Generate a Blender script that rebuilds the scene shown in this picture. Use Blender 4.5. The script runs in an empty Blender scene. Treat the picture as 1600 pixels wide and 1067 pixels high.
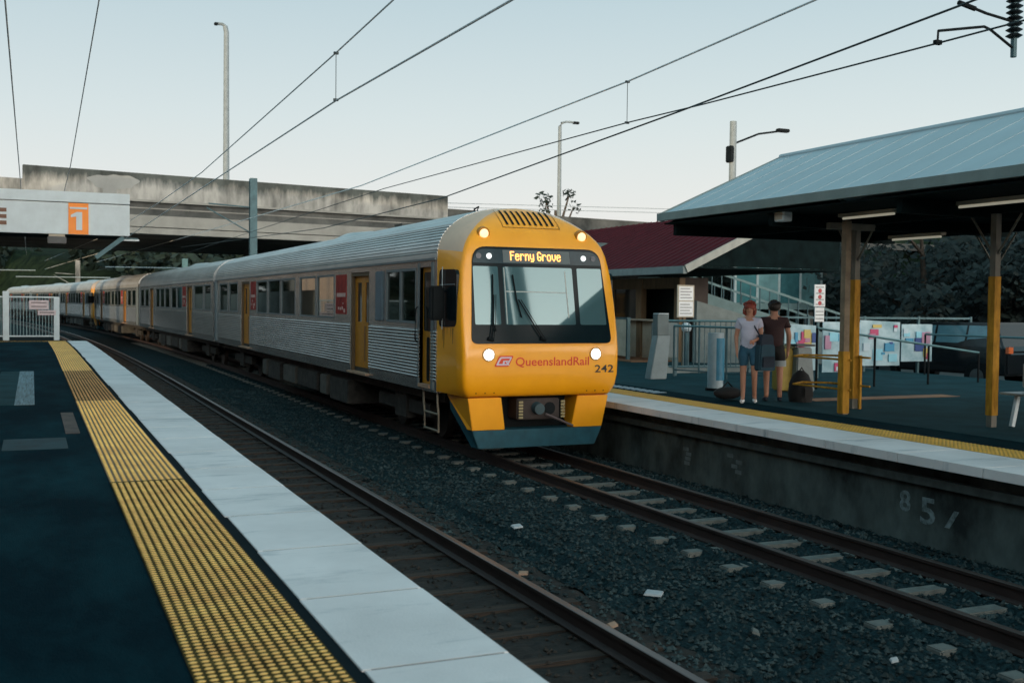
import bpy, bmesh, math, random
from mathutils import Vector, Matrix
random.seed(7)
S = bpy.context.scene
C = S.collection
R = math.radians

# ------------------------------------------------------------------ camera
cam = bpy.data.cameras.new('camera'); camo = bpy.data.objects.new('camera', cam); C.objects.link(camo)
def cam_matrix(yaw, pitch, roll):
    fw = Vector((math.sin(yaw)*math.cos(pitch), math.cos(yaw)*math.cos(pitch), math.sin(pitch)))
    rt = fw.cross(Vector((0, 0, 1))).normalized(); up = rt.cross(fw)
    r2 = rt*math.cos(roll) + up*math.sin(roll); u2 = up*math.cos(roll) - rt*math.sin(roll)
    return Matrix(((r2.x, u2.x, -fw.x, 0), (r2.y, u2.y, -fw.y, 0), (r2.z, u2.z, -fw.z, 2.41), (0, 0, 0, 1)))
camo.matrix_world = cam_matrix(R(23.64), R(-1.96), R(0.6))
cam.sensor_width = 36; cam.lens = 38.565; cam.clip_end = 4000; cam.clip_start = .05
cam.dof.use_dof = True; cam.dof.focus_distance = 15.2; cam.dof.aperture_fstop = 2.9
S.camera = camo

# ------------------------------------------------------------------ world
SUN_EL, SUN_AZ = 1.7, 240.0            # azimuth clockwise from +Y: low, behind the camera and to its left
sd = Vector((math.sin(R(SUN_AZ))*math.cos(R(SUN_EL)), math.cos(R(SUN_AZ))*math.cos(R(SUN_EL)), math.sin(R(SUN_EL))))
W = bpy.data.worlds.new('World'); S.world = W; W.use_nodes = True
nt = W.node_tree; nt.nodes.clear()
def nd(t, **k):
    n = nt.nodes.new(t)
    for a, b in k.items(): setattr(n, a, b)
    return n
out = nd('ShaderNodeOutputWorld'); bg = nd('ShaderNodeBackground'); nt.links.new(bg.outputs[0], out.inputs[0])
tc = nd('ShaderNodeTexCoord'); sep = nd('ShaderNodeSeparateXYZ'); nt.links.new(tc.outputs['Generated'], sep.inputs[0])
ramp = nd('ShaderNodeValToRGB'); nt.links.new(sep.outputs[2], ramp.inputs[0])
el = ramp.color_ramp.elements
el[0].position = 0; el[0].color = (.83, .82, .80, 1)
el[1].position = 1; el[1].color = (.19, .40, .48, 1)
for p, c in ((.07, (.78, .80, .795)), (.16, (.64, .73, .76)), (.28, (.465, .60, .665)), (.38, (.30, .52, .60)), (.55, (.26, .47, .55))):
    e = el.new(p); e.color = (*c, 1)
sky = nd('ShaderNodeTexSky', sky_type='NISHITA'); sky.sun_disc = False
sky.sun_elevation = R(SUN_EL); sky.sun_rotation = R(SUN_AZ); sky.air_density = 1.2; sky.dust_density = 2.0
dot = nd('ShaderNodeVectorMath', operation='DOT_PRODUCT'); nt.links.new(tc.outputs['Generated'], dot.inputs[0]); gd = Vector((math.sin(R(164)), math.cos(R(164)), .10)).normalized(); dot.inputs[1].default_value = gd   # afterglow low in the sky behind the camera
mr = nd('ShaderNodeMapRange'); nt.links.new(dot.outputs['Value'], mr.inputs[0]); mr.inputs[1].default_value = -.15; mr.inputs[2].default_value = 1
pw = nd('ShaderNodeMath', operation='POWER'); nt.links.new(mr.outputs[0], pw.inputs[0]); pw.inputs[1].default_value = 3.0
glow = nd('ShaderNodeMix', data_type='RGBA', blend_type='ADD'); glow.inputs[7].default_value = (7.4, 6.2, 5.2, 1)
az_ = nd('ShaderNodeMath', operation='ABSOLUTE'); nt.links.new(sep.outputs[2], az_.inputs[0])
low = nd('ShaderNodeMapRange'); nt.links.new(az_.outputs[0], low.inputs[0]); low.inputs[1].default_value = 0; low.inputs[2].default_value = .62; low.inputs[3].default_value = 1; low.inputs[4].default_value = 0
lp = nd('ShaderNodeMath', operation='MULTIPLY'); nt.links.new(pw.outputs[0], lp.inputs[0]); nt.links.new(low.outputs[0], lp.inputs[1])
nt.links.new(lp.outputs[0], glow.inputs[0]); nt.links.new(ramp.outputs[0], glow.inputs[6])
skm = nd('ShaderNodeMix', data_type='RGBA', blend_type='ADD'); skm.inputs[0].default_value = .04
nt.links.new(glow.outputs[2], skm.inputs[6]); nt.links.new(sky.outputs[0], skm.inputs[7])
nt.links.new(skm.outputs[2], bg.inputs[0]); bg.inputs[1].default_value = 1.0

sl = bpy.data.lights.new('sun', 'SUN'); sl.energy = 2.8; sl.angle = R(.6); sl.color = (1, .74, .48)
so = bpy.data.objects.new('sun', sl); C.objects.link(so)
so.rotation_euler = (-sd).to_track_quat('-Z', 'Y').to_euler()
S.view_settings.view_transform = 'Standard'; S.view_settings.look = 'None'
S.view_settings.exposure = 0; S.view_settings.gamma = 1

# ------------------------------------------------------------------ materials
MATS = {}
def M(name, col, rough=.6, metal=0., var=.15, scale=4., bump=0., bscale=40., col2=None, stretch=(1, 1, 1), spec=.5, emit=0, ecol=None, coat=0, cut=None, detail=6, nrough=.62):
    if name in MATS: return MATS[name]
    m = bpy.data.materials.new(name); m.use_nodes = True; t = m.node_tree; b = t.nodes['Principled BSDF']
    b.inputs['Roughness'].default_value = rough; b.inputs['Metallic'].default_value = metal
    b.inputs['Specular IOR Level'].default_value = spec
    if coat: b.inputs['Coat Weight'].default_value = coat; b.inputs['Coat Roughness'].default_value = .12
    c1 = [max(0, v*(1-var)) for v in col]; c2 = col2 or [min(1, v*(1+var)) for v in col]
    co = t.nodes.new('ShaderNodeTexCoord'); mp = t.nodes.new('ShaderNodeMapping'); mp.inputs['Scale'].default_value = stretch
    t.links.new(co.outputs['Object'], mp.inputs[0])
    n = t.nodes.new('ShaderNodeTexNoise'); n.inputs['Scale'].default_value = scale; n.inputs['Detail'].default_value = detail; n.inputs['Roughness'].default_value = nrough
    t.links.new(mp.outputs[0], n.inputs[0])
    r = t.nodes.new('ShaderNodeValToRGB'); a, z = cut or (.32, .68)
    r.color_ramp.elements[0].position = a; r.color_ramp.elements[1].position = z
    r.color_ramp.elements[0].color = (*c1, 1); r.color_ramp.elements[1].color = (*c2, 1)
    t.links.new(n.outputs[0], r.inputs[0]); t.links.new(r.outputs[0], b.inputs['Base Color'])
    if bump:
        n2 = t.nodes.new('ShaderNodeTexNoise'); n2.inputs['Scale'].default_value = bscale; n2.inputs['Detail'].default_value = 4
        t.links.new(mp.outputs[0], n2.inputs[0])
        bp = t.nodes.new('ShaderNodeBump'); bp.inputs['Strength'].default_value = bump; bp.inputs['Distance'].default_value = .02
        t.links.new(n2.outputs[0], bp.inputs['Height']); t.links.new(bp.outputs[0], b.inputs['Normal'])
    if emit:
        b.inputs['Emission Color'].default_value = (*(ecol or col), 1); b.inputs['Emission Strength'].default_value = emit
    MATS[name] = m; return m

asphalt = M('asphalt', (.0015, .020, .031), .9, var=.35, scale=1.0, col2=(.008, .050, .064), cut=(.42, .78), detail=15, nrough=.72, bump=.35, bscale=120, stretch=(1, .45, 1), spec=.03)
asphalt_r = M('asphalt_right', (.002, .021, .028), .9, var=.3, scale=2, bump=.3, bscale=90, spec=.03)
paving = M('paving', (.016, .054, .064), .85, var=.3, scale=1.6, bump=.15, bscale=60, spec=.06, detail=12)
def coping_mat():
    m = M('coping_concrete', (.76, .745, .745), .7, var=.10, scale=1.1, bump=.12, bscale=70, spec=.3)
    t = m.node_tree; b = t.nodes['Principled BSDF']; src = b.inputs['Base Color'].links[0].from_socket
    co = t.nodes.new('ShaderNodeTexCoord'); mp = t.nodes.new('ShaderNodeMapping'); mp.inputs['Scale'].default_value = (.8, 3.0, 1)
    n = t.nodes.new('ShaderNodeTexNoise'); n.inputs['Scale'].default_value = 1.0; n.inputs['Detail'].default_value = 8; n.inputs['Roughness'].default_value = .7
    t.links.new(co.outputs['Object'], mp.inputs[0]); t.links.new(mp.outputs[0], n.inputs[0])
    r = t.nodes.new('ShaderNodeValToRGB'); r.color_ramp.elements[0].position = .55; r.color_ramp.elements[1].position = .74
    r.color_ramp.elements[0].color = (1, 1, 1, 1); r.color_ramp.elements[1].color = (.36, .44, .48, 1)
    t.links.new(n.outputs[0], r.inputs[0])
    x = t.nodes.new('ShaderNodeMix'); x.data_type = 'RGBA'; x.blend_type = 'MULTIPLY'; x.inputs[0].default_value = .8
    t.links.new(src, x.inputs[6]); t.links.new(r.outputs[0], x.inputs[7]); t.links.new(x.outputs[2], b.inputs['Base Color'])
    return m
coping = coping_mat()
yel_dome = M('yellow_tactile', (.97, .53, .14), .55, var=.2, scale=3, spec=.4)
yel_base = M('yellow_tactile_worn', (.07, .055, .020), .9, var=.5, scale=6, spec=.05)
yel_dirty = M('yellow_tactile_dirty', (.42, .23, .08), .6, var=.25, scale=3)
yel_line = M('yellow_tactile_right', (.62, .37, .06), .6, var=.15, scale=2)
gap_dark = M('dark_joint', (.008, .016, .02), .95, spec=.05)
plat_wall = M('platform_concrete', (.020, .042, .046), .85, var=.6, scale=1.3, bump=.4, bscale=12, col2=(.115, .165, .165), stretch=(1, 1.1, .7), cut=(.34, .70))
ballast_m = M('ballast', (.004, .018, .022), .9, var=.6, scale=28, bump=1, bscale=45, col2=(.020, .050, .058), spec=.1)
ballast_l = M('ballast_left', (.008, .008, .007), .95, var=.5, scale=14, bump=1, bscale=40, col2=(.026, .023, .019), stretch=(.35, 1.5, 1))
stone_m = M('ballast_stone', (.010, .025, .029), .85, var=.7, scale=3, col2=(.062, .098, .104), cut=(.3, .75), spec=.15)
rail_rust = M('rust_rail', (.034, .021, .019), .62, metal=.2, var=.35, scale=9, bump=.2, stretch=(1, .2, 1))
rail_top = M('rail_head_steel', (.17, .13, .12), .38, metal=.85, var=.25, scale=8, stretch=(1, .1, 1))
rail_dull = M('rail_head_dull', (.085, .06, .052), .5, metal=.6, var=.25, scale=8, stretch=(1, .1, 1))
sleeper_c = M('concrete_sleeper', (.135, .15, .14), .85, var=.25, scale=8, bump=.3)
sleeper_w = M('timber_sleeper', (.022, .016, .012), .9, var=.5, scale=5, bump=.6, stretch=(.3, 4, 1), col2=(.06, .042, .03))
steel = M('stainless_steel', (.44, .46, .46), .27, metal=.82, var=.16, scale=3, stretch=(1, .25, 1.5))
steel_roof = M('stainless_roof', (.52, .55, .55), .38, metal=.55, var=.16, scale=1.6, stretch=(1, .3, 1))
steel_flat = M('brushed_grey_panel', (.22, .25, .255), .42, metal=.4, var=.2, scale=3)
grey_frame = M('grey_frame', (.16, .20, .215), .5, metal=.2, var=.15)
blue_panel = M('blue_grey_panel', (.12, .19, .24), .45, metal=.3)
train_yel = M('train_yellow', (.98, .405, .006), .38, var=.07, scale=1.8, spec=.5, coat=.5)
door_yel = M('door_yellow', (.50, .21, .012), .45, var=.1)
black_gloss = M('black_gloss', (.005, .014, .018), .15, spec=.14, var=.1)
black_matt = M('black_matt', (.005, .009, .011), .7, var=.3, spec=.15)
glass_dark = M('dark_window_glass', (.010, .017, .018), .06, spec=.8, var=.1)
under = M('underframe', (.018, .019, .018), .8, var=.5, scale=5, col2=(.05, .048, .042))
under_box = M('underframe_box', (.085, .085, .075), .75, var=.35, scale=4)
skirt_blue = M('skirt_blue_grey', (.012, .085, .12), .5, var=.25, scale=6)
red_poster = M('red_poster', (.30, .012, .02), .6, var=.35, scale=5, col2=(.42, .05, .035), spec=.15)
white_paint = M('white_paint', (.74, .78, .80), .5, var=.06)
white_metal = M('white_metal', (.52, .62, .66), .5, var=.08)
teal_steel = M('teal_grey_steel', (.055, .12, .14), .55, metal=.3, var=.2)
wire_m = M('wire', (.05, .07, .075), .6, metal=.4)
pole_m = M('pole_grey', (.20, .25, .27), .6)
wire_pale = M('aged_wire', (.80, .86, .88), .8)
red_ink = M('red_lettering', (.72, .055, .008), .5, var=.05)
dark_ink = M('dark_lettering', (.02, .022, .02), .5)
lilac = M('emblem_pale', (.62, .56, .66), .5, var=.04)
orange = M('orange_sign', (.90, .27, .03), .55, var=.05)
led = M('led_orange', (1, .45, .12), .5, emit=2.6, ecol=(1, .42, .10))
headlamp = M('headlamp_white', (1, .98, .9), .3, emit=7, ecol=(1, .97, .88))
marker = M('marker_lamp', (1, .75, .5), .3, emit=1.25, ecol=(1, .55, .26))
smalllamp = M('small_white_lamp', (.9, .95, .95), .3, emit=.85, ecol=(.85, .95, .95))
dimlamp = M('unlit_lamp', (.12, .14, .17), .25)
lampglow = M('warm_tube', (1, .75, .3), .5, emit=2.2, ecol=(1, .72, .22))
conc = M('bridge_concrete', (.085, .095, .092), .85, var=.3, scale=.55, bump=.25, bscale=4, col2=(.31, .32, .30), stretch=(1.5, 1, .5), cut=(.36, .56))
conc_dark = M('bridge_concrete_stained', (.045, .056, .057), .9, var=.5, scale=.5, col2=(.12, .13, .125))
conc_pale = M('bridge_beam_pale', (.27, .28, .26), .8, var=.2, scale=.6)
stain = M('bridge_stain', (.035, .047, .048), .9, var=.35, scale=1.5, col2=(.10, .11, .105), stretch=(2, 1, .6))
patch_pale = M('bridge_patch', (.27, .29, .28), .8, var=.12, scale=1)
iron_roof = M('metal_roof', (.42, .52, .56), .5, metal=.15, var=.06, scale=1.3, stretch=(.3, 1, 1))
fascia_g = M('green_grey_fascia', (.19, .25, .245), .6, var=.12)
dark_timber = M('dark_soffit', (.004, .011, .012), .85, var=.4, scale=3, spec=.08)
red_roof = M('dark_red_roof', (.082, .010, .016), .75, var=.2, scale=3, spec=.08)
timber = M('brown_timber', (.20, .135, .075), .7, var=.25, scale=4, stretch=(3, 3, .4))
cream = M('cream_wall', (.44, .41, .33), .7, var=.2, scale=2)
post_grey = M('post_grey', (.13, .135, .115), .65, var=.25, scale=4)
post_yel = M('post_yellow', (.40, .205, .02), .7, var=.35, scale=5, stretch=(3, 3, .8), col2=(.54, .28, .03), spec=.2)
skin = M('skin', (.40, .20, .13), .6, var=.08)
hair_red = M('auburn_hair', (.20, .028, .015), .6, var=.3, scale=30)
hair_dark = M('dark_hair', (.015, .012, .01), .6)
tee_white = M('white_tee', (.46, .48, .60), .8, var=.1)
blue_short = M('blue_denim', (.02, .09, .15), .8, var=.2)
navy = M('navy_cloth', (.010, .022, .04), .8)
maroon = M('dark_maroon_cloth', (.032, .012, .014), .8)
blackcloth = M('black_cloth', (.008, .009, .010), .85)
foliage = [M('foliage_a', (.006, .017, .011), .7, var=.5, scale=2), M('foliage_b', (.011, .024, .014), .7, var=.5, scale=2), M('foliage_c', (.004, .012, .010), .7, var=.4, scale=2)]
bark = M('bark', (.06, .05, .04), .9, var=.4, scale=5)
ground_m = M('ground_dirt', (.03, .042, .032), .95, var=.4, scale=.8)
car_paint = M('dark_suv_paint', (.008, .012, .015), .22, spec=.6)
car_glass = M('suv_glass', (.10, .24, .30), .12, spec=.9)

conc_m0 = conc
# ------------------------------------------------------------------ mesh builder
def sh(y): return -.00056*(y-33)**2 if y > 33 else 0.0
class MB:
    def __init__(s): s.v = []; s.f = []; s.m = []
    def add(s, vs, fs, mi=0):
        o = len(s.v); s.v += [tuple(v) for v in vs]
        for f in fs: s.f.append([i+o for i in f]); s.m.append(mi)
        return s
    def box(s, x0, x1, y0, y1, z0, z1, mi=0):
        return s.add([(x0,y0,z0),(x1,y0,z0),(x1,y1,z0),(x0,y1,z0),(x0,y0,z1),(x1,y0,z1),(x1,y1,z1),(x0,y1,z1)],
                     [(0,3,2,1),(4,5,6,7),(0,1,5,4),(1,2,6,5),(2,3,7,6),(3,0,4,7)], mi)
    def lbox(s, x0, x1, y0, y1, z0, z1, step=3.0, mi=0):
        n = max(1, int(abs(y1-y0)/step)); ys = [y0+(y1-y0)*i/n for i in range(n+1)]
        return s.extr([(x0,z0),(x1,z0),(x1,z1),(x0,z1)], ys, mi)
    def extr(s, prof, ys, mi=0, closed=True, caps=True):
        n = len(prof); vs = [(x, y, z) for y in ys for x, z in prof]; fs = []
        for j in range(len(ys)-1):
            for i in range(n if closed else n-1):
                k = (i+1) % n
                fs.append((j*n+i, j*n+k, (j+1)*n+k, (j+1)*n+i))
        if caps and closed: fs.append(tuple(range(n))[::-1]); fs.append(tuple((len(ys)-1)*n+i for i in range(n)))
        return s.add(vs, fs, mi)
    def prism(s, poly, axis, a, b, mi=0):
        # poly: 2D points; axis: which coordinate is extruded from a to b
        n = len(poly)
        def P(p, w):
            if axis == 'x': return (w, p[0], p[1])
            if axis == 'y': return (p[0], w, p[1])
            return (p[0], p[1], w)
        vs = [P(p, a) for p in poly]+[P(p, b) for p in poly]
        fs = [tuple(range(n)), tuple(range(2*n-1, n-1, -1))]+[(i, n+i, n+(i+1) % n, (i+1) % n) for i in range(n)]
        return s.add(vs, fs, mi)
    def tube(s, pts, r, n=8, mi=0, cap=True):
        pts = [Vector(p) for p in pts]; rs = r if isinstance(r, (list, tuple)) else [r]*len(pts); vs = []; fs = []
        for i, p in enumerate(pts):
            d = (pts[min(i+1, len(pts)-1)]-pts[max(i-1, 0)]).normalized()
            u = d.cross(Vector((0, 0, 1)))
            if u.length < .05: u = d.cross(Vector((1, 0, 0)))
            u.normalize(); w = d.cross(u)
            for k in range(n):
                a = 2*math.pi*k/n; vs.append(p+(u*math.cos(a)+w*math.sin(a))*rs[i])
        for i in range(len(pts)-1):
            for k in range(n):
                q = (k+1) % n; fs.append((i*n+k, i*n+q, (i+1)*n+q, (i+1)*n+k))
        if cap: fs.append(tuple(range(n))[::-1]); fs.append(tuple((len(pts)-1)*n+k for k in range(n)))
        return s.add(vs, fs, mi)
    def bar(s, a, b, w, h, mi=0):
        a = Vector(a); b = Vector(b); d = (b-a).normalized(); u = d.cross(Vector((0, 0, 1)))
        if u.length < .05: u = Vector((1, 0, 0))
        u.normalize(); v = u.cross(d); vs = []
        for p in (a, b):
            for i, j in ((-1,-1),(1,-1),(1,1),(-1,1)): vs.append(p+u*i*w/2+v*j*h/2)
        return s.add(vs, [(0,1,2,3),(7,6,5,4),(0,4,5,1),(1,5,6,2),(2,6,7,3),(3,7,4,0)], mi)
    def disc(s, c, axis, r, d, n=20, mi=0):
        c = Vector(c); a = Vector(axis).normalized(); return s.tube([c, c+a*d], r, n, mi)
    def ball(s, c, r, mi=0, n=10, m=7, sc=(1, 1, 1)):
        vs = []; fs = []
        for j in range(m+1):
            t = math.pi*j/m
            for i in range(n):
                p = 2*math.pi*i/n
                vs.append((c[0]+r*sc[0]*math.sin(t)*math.cos(p), c[1]+r*sc[1]*math.sin(t)*math.sin(p), c[2]+r*sc[2]*math.cos(t)))
        for j in range(m):
            for i in range(n):
                k = (i+1) % n; fs.append((j*n+i, (j+1)*n+i, (j+1)*n+k, j*n+k))
        return s.add(vs, fs, mi)
    def build(s, name, mats, parent=None, smooth=False, bend=False, bevel=0, merge=True, mat=None):
        me = bpy.data.meshes.new(name)
        vs = s.v
        if bend: vs = [(x+sh(y), y, z) for x, y, z in vs]
        if mat is not None: vs = [tuple(mat @ Vector(v)) for v in vs]
        me.from_pydata(vs, [], s.f)
        if not isinstance(mats, (list, tuple)): mats = [mats]
        for m in mats: me.materials.append(m)
        me.polygons.foreach_set('material_index', s.m)
        bm = bmesh.new(); bm.from_mesh(me)
        if merge: bmesh.ops.remove_doubles(bm, verts=bm.verts, dist=1e-5)
        bmesh.ops.recalc_face_normals(bm, faces=bm.faces)
        if bevel:
            es = [e for e in bm.edges if len(e.link_faces) == 2 and e.calc_face_angle(0) > .6]
            bmesh.ops.bevel(bm, geom=es, offset=bevel, segments=2, affect='EDGES', clamp_overlap=True)
        bm.to_mesh(me); bm.free()
        if smooth:
            me.polygons.foreach_set('use_smooth', [True]*len(me.polygons))
            try: me.set_sharp_from_angle(angle=R(38))
            except Exception: pass
        o = bpy.data.objects.new(name, me); C.objects.link(o)
        if parent: o.parent = parent
        return o
def tag(o, label=None, cat=None, group=None, kind=None):
    if label: o['label'] = label
    if cat: o['category'] = cat
    if group: o['group'] = group
    if kind: o['kind'] = kind
    return o
def thing(name, loc, label, cat, group=None, rz=0):
    o = bpy.data.objects.new(name, None); C.objects.link(o); o.location = loc; o.rotation_euler = (0, 0, rz)
    o.empty_display_size = .2
    return tag(o, label, cat, group)
def struct(name, mb, m, **k):
    return tag(mb.build(name, m, **k), kind='structure')
def copy_tree(o, parent=None):
    c = o.copy(); C.objects.link(c); c.parent = parent
    for ch in list(o.children): copy_tree(ch, c)
    return c
def rpoly(cs, rad, n=5):
    out = []; N = len(cs)
    for i, c in enumerate(cs):
        c = Vector((*c, 0)); a = Vector((*cs[i-1], 0)); b = Vector((*cs[(i+1) % N], 0)); r = rad[i] if isinstance(rad, (list, tuple)) else rad
        if r <= 0: out.append((c.x, c.y)); continue
        p = c+(a-c).normalized()*r; q = c+(b-c).normalized()*r
        for k in range(n+1):
            t = k/n; v = p*(1-t)**2+c*2*t*(1-t)+q*t*t; out.append((v.x, v.y))
    return out
def text_mb(s, size, extrude=.004, bold=0):
    cu = bpy.data.curves.new('t', 'FONT'); cu.body = s; cu.size = size; cu.extrude = extrude; cu.offset = bold; cu.resolution_u = 3
    o = bpy.data.objects.new('t', cu); C.objects.link(o); bpy.context.view_layer.update()
    me = bpy.data.meshes.new_from_object(o.evaluated_get(bpy.context.evaluated_depsgraph_get()))
    mb = MB(); mb.add([v.co[:] for v in me.vertices], [list(p.vertices) for p in me.polygons])
    bpy.data.objects.remove(o); bpy.data.curves.remove(cu); bpy.data.meshes.remove(me)
    return mb
def fit(mb, x0, x1, z0, z1, yfun):
    xs = [v[0] for v in mb.v]; ys = [v[1] for v in mb.v]; zs = [v[2] for v in mb.v]
    ax, bx, ay, by = min(xs), max(xs), min(ys), max(ys)
    mb.v = [(x0+(v[0]-ax)/(bx-ax)*(x1-x0), 0, z0+(v[1]-ay)/(by-ay)*(z1-z0), v[2]) for v in mb.v]
    mb.v = [(x, yfun(x, z)-d, z) for x, _, z, d in mb.v]
    return mb

# ------------------------------------------------------------------ ground, ballast, tracks
g = MB(); g.add([(-900, -300, -.75), (1500, -300, -.75), (1500, 3000, -.75), (-900, 3000, -.75)], [(0, 1, 2, 3)])
struct('ground', g, ground_m)
def sheet(x0, x1, y0, y1, dx, dy, zf):
    mb = MB(); nx = int((x1-x0)/dx); ny = int((y1-y0)/dy); vs = []; fs = []
    for j in range(ny+1):
        for i in range(nx+1):
            x = x0+(x1-x0)*i/nx; y = y0+(y1-y0)*j/ny; vs.append((x, y, zf(x, y)))
    for j in range(ny):
        for i in range(nx): a = j*(nx+1)+i; fs.append((a, a+1, a+nx+2, a+nx+1))
    return mb.add(vs, fs)
def bz(x, y):
    z = -.20
    if 2.0 < x < 4.75: z = -.19
    if 4.9 < x < 6.0: z = -.17+.03*math.sin(y*.7)
    if 6.0 < x < 6.22: z = -.188
    if 6.42 < x < 6.70: z = -.150
    if 6.70 <= x < 6.86: z = -.168
    if 6.86 <= x < 7.66: z = -.195
    if 7.68 < x < 7.80: z = -.150
    if 7.92 < x < 8.6: z = -.150
    if x > 8.6: z = -.24
    return z
struct('ballast_bed', sheet(4.55, 9.3, -2, 45, .055, .08, lambda x, y: bz(x, y)+random.uniform(-.022, .02)), ballast_m, bend=True, merge=False)
struct('track_bed', sheet(1.2, 4.55, -2, 45, .09, .12, lambda x, y: bz(x, y)+random.uniform(-.016, .014)), ballast_l, bend=True, merge=False)
struct('ballast_bed', MB().lbox(-6, 14, 45, 260, -.6, -.2, 4), ballast_m, bend=True)
# loose stones (countless)
st = MB()
def rock(mb, x, y, z, r):
    a = random.uniform(0, 6.28); vs = []
    for k in range(6):
        d = [(1,0,0),(-1,0,0),(0,1,0),(0,-1,0),(0,0,.8),(0,0,-.8)][k]
        q = r*random.uniform(.6, 1.25); dx = d[0]*math.cos(a)-d[1]*math.sin(a); dy = d[0]*math.sin(a)+d[1]*math.cos(a)
        vs.append((x+dx*q+random.uniform(-.2,.2)*r, y+dy*q+random.uniform(-.2,.2)*r, z+d[2]*q))
    mb.add(vs, [(0,2,4),(2,1,4),(1,3,4),(3,0,4),(2,0,5),(1,2,5),(3,1,5),(0,3,5)])
for i in range(25000):
    y = 3.2+30*random.random()**1.7; x = random.uniform(4.05, 9.1)
    if abs(x-6.75) < .09 or abs(x-7.87) < .09: continue
    if 6.9 < x < 7.62 and abs((y-1.42+.345) % .69-.345) < .12: continue
    if 6.2 < x < 6.42 and abs((y-1.42+.345) % .69-.345) < .07: continue
    rock(st, x, y, bz(x, y)+random.uniform(0, .018), random.uniform(.015, .034))
tag(st.build('ballast_stones', stone_m, merge=False), 'loose grey blue metal stones scattered over the ballast bed', 'ballast', kind='stuff')
st2 = MB()
brown_stone = M('brown_stone', (.012, .011, .010), .9, var=.6, scale=3, col2=(.040, .034, .027))
for i in range(3500):
    y = 3.2+28*random.random()**1.7; x = random.uniform(2.0, 3.85); rock(st2, x, y, bz(x, y)+random.uniform(-.005, .014), random.uniform(.014, .03))
tag(st2.build('ballast_stones', brown_stone, merge=False), 'brown dusty stones between the rails of the empty track', 'ballast', kind='stuff')

RP = [(-.065,-.16),(.065,-.16),(.065,-.148),(.012,-.128),(.012,-.045),(.036,-.032),(.036,-.004),(.028,0),(-.028,0),(-.036,-.004),(-.036,-.032),(-.012,-.045),(-.012,-.128),(-.065,-.148)]
def track(cx, label, smat, name_s, ztop, topm, x0, x1, y_first):
    t = thing('railway_track', (cx, 0, 0), label, 'railway track')
    ys = [-2+i*1.5 for i in range(150)]
    for s in (-1, 1):
        mb = MB(); mb.extr([(s*.565+a, b) for a, b in RP], ys)
        xs0 = s*.565
        r = mb.build('rail', [rail_rust, topm], t, bend=True)
        for p in r.data.polygons:
            if p.center.z > -.003: p.material_index = 1
    proto = None
    for i in range(100):
        y = y_first+i*.69
        if proto is None:
            mb = MB(); prof = [(x0, -.34), (x0, ztop+.0), (x0+.03, ztop), (x1-.03, ztop), (x1, ztop), (x1, -.34)]
            mb.box(x0, x1, -.085, .085, -.36, ztop)
            proto = o = mb.build('sleeper', smat, t, bevel=.012)
        else:
            o = proto.copy(); C.objects.link(o); o.parent = t
        o.location = (sh(y), y+random.uniform(-.015, .015), random.uniform(-.004, .004))
    return t
track(7.32, 'railway track with pale concrete sleepers that the train stands on', sleeper_c, 'concrete', -.158, rail_dull, -1.08, 1.08, 1.42)
track(3.37, 'empty railway track with brown half buried timber sleepers beside the tactile platform', sleeper_w, 'timber', -.172, rail_top, -1.03, 1.0, .9)

# litter and pale rocks
def litter(x, y, s, label, m, name='paper_scrap', cat='litter', rz=0):
    mb = MB(); n = 7; vs = []
    vs = [(-s*.5,-s*.25,0),(s*.45,-s*.3,.01),(s*.55,s*.2,.03),(-s*.4,s*.3,.015),(-s*.45,-s*.2,.02),(s*.4,-s*.25,.03),(s*.5,s*.15,.045),(-s*.35,s*.25,.035)]
    mb.add(vs, [(0,3,2,1),(4,5,6,7),(0,1,5,4),(1,2,6,5),(2,3,7,6),(3,0,4,7)])
    o = mb.build(name, m, bevel=.004); o.location = (x, y, bz(x, y)+.035); o.rotation_euler = (.1, .08, rz); tag(o, label, cat, 'litter scattered on the ballast')
paper = M('paper_white', (.36, .42, .45), .8); tan_rock = M('tan_rock', (.30, .21, .15), .85, var=.25)
litter(5.02, 8.30, .17, 'largest white cup lying on the ballast between the two tracks', paper, 'paper_cup', rz=-.6)
litter(4.98, 11.2, .15, 'small white paper scrap on ballast farther off, below the train skirt', paper, rz=.4)
litter(5.72, 6.10, .07, 'crumpled white paper ball on the ballast near the sleeper ends', paper, 'paper_ball')
litter(5.20, 7.05, .12, 'pale triangular stone chip on the ballast behind the white cup', sleeper_c, 'stone_chip', rz=1.1)
litter(4.35, 6.0, .13, 'flat tan stone lying against the near rail at lower right', tan_rock, 'tan_stone', rz=.2)
litter(4.22, 7.6, .11, 'tan stone beside the near rail, second in the row', tan_rock, 'tan_stone', rz=.5)
litter(4.25, 9.4, .1, 'tan stone beside the near rail, farthest in the row', tan_rock, 'tan_stone', rz=-.3)
litter(8.45, 7.25, .10, 'pale blue scrap on ballast below the graffiti wall, single one', paper, rz=.9)
litter(8.62, 6.75, .14, 'pale blue crumpled wrapper against the foot of the graffiti wall', paper, 'wrapper', rz=.1)

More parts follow.
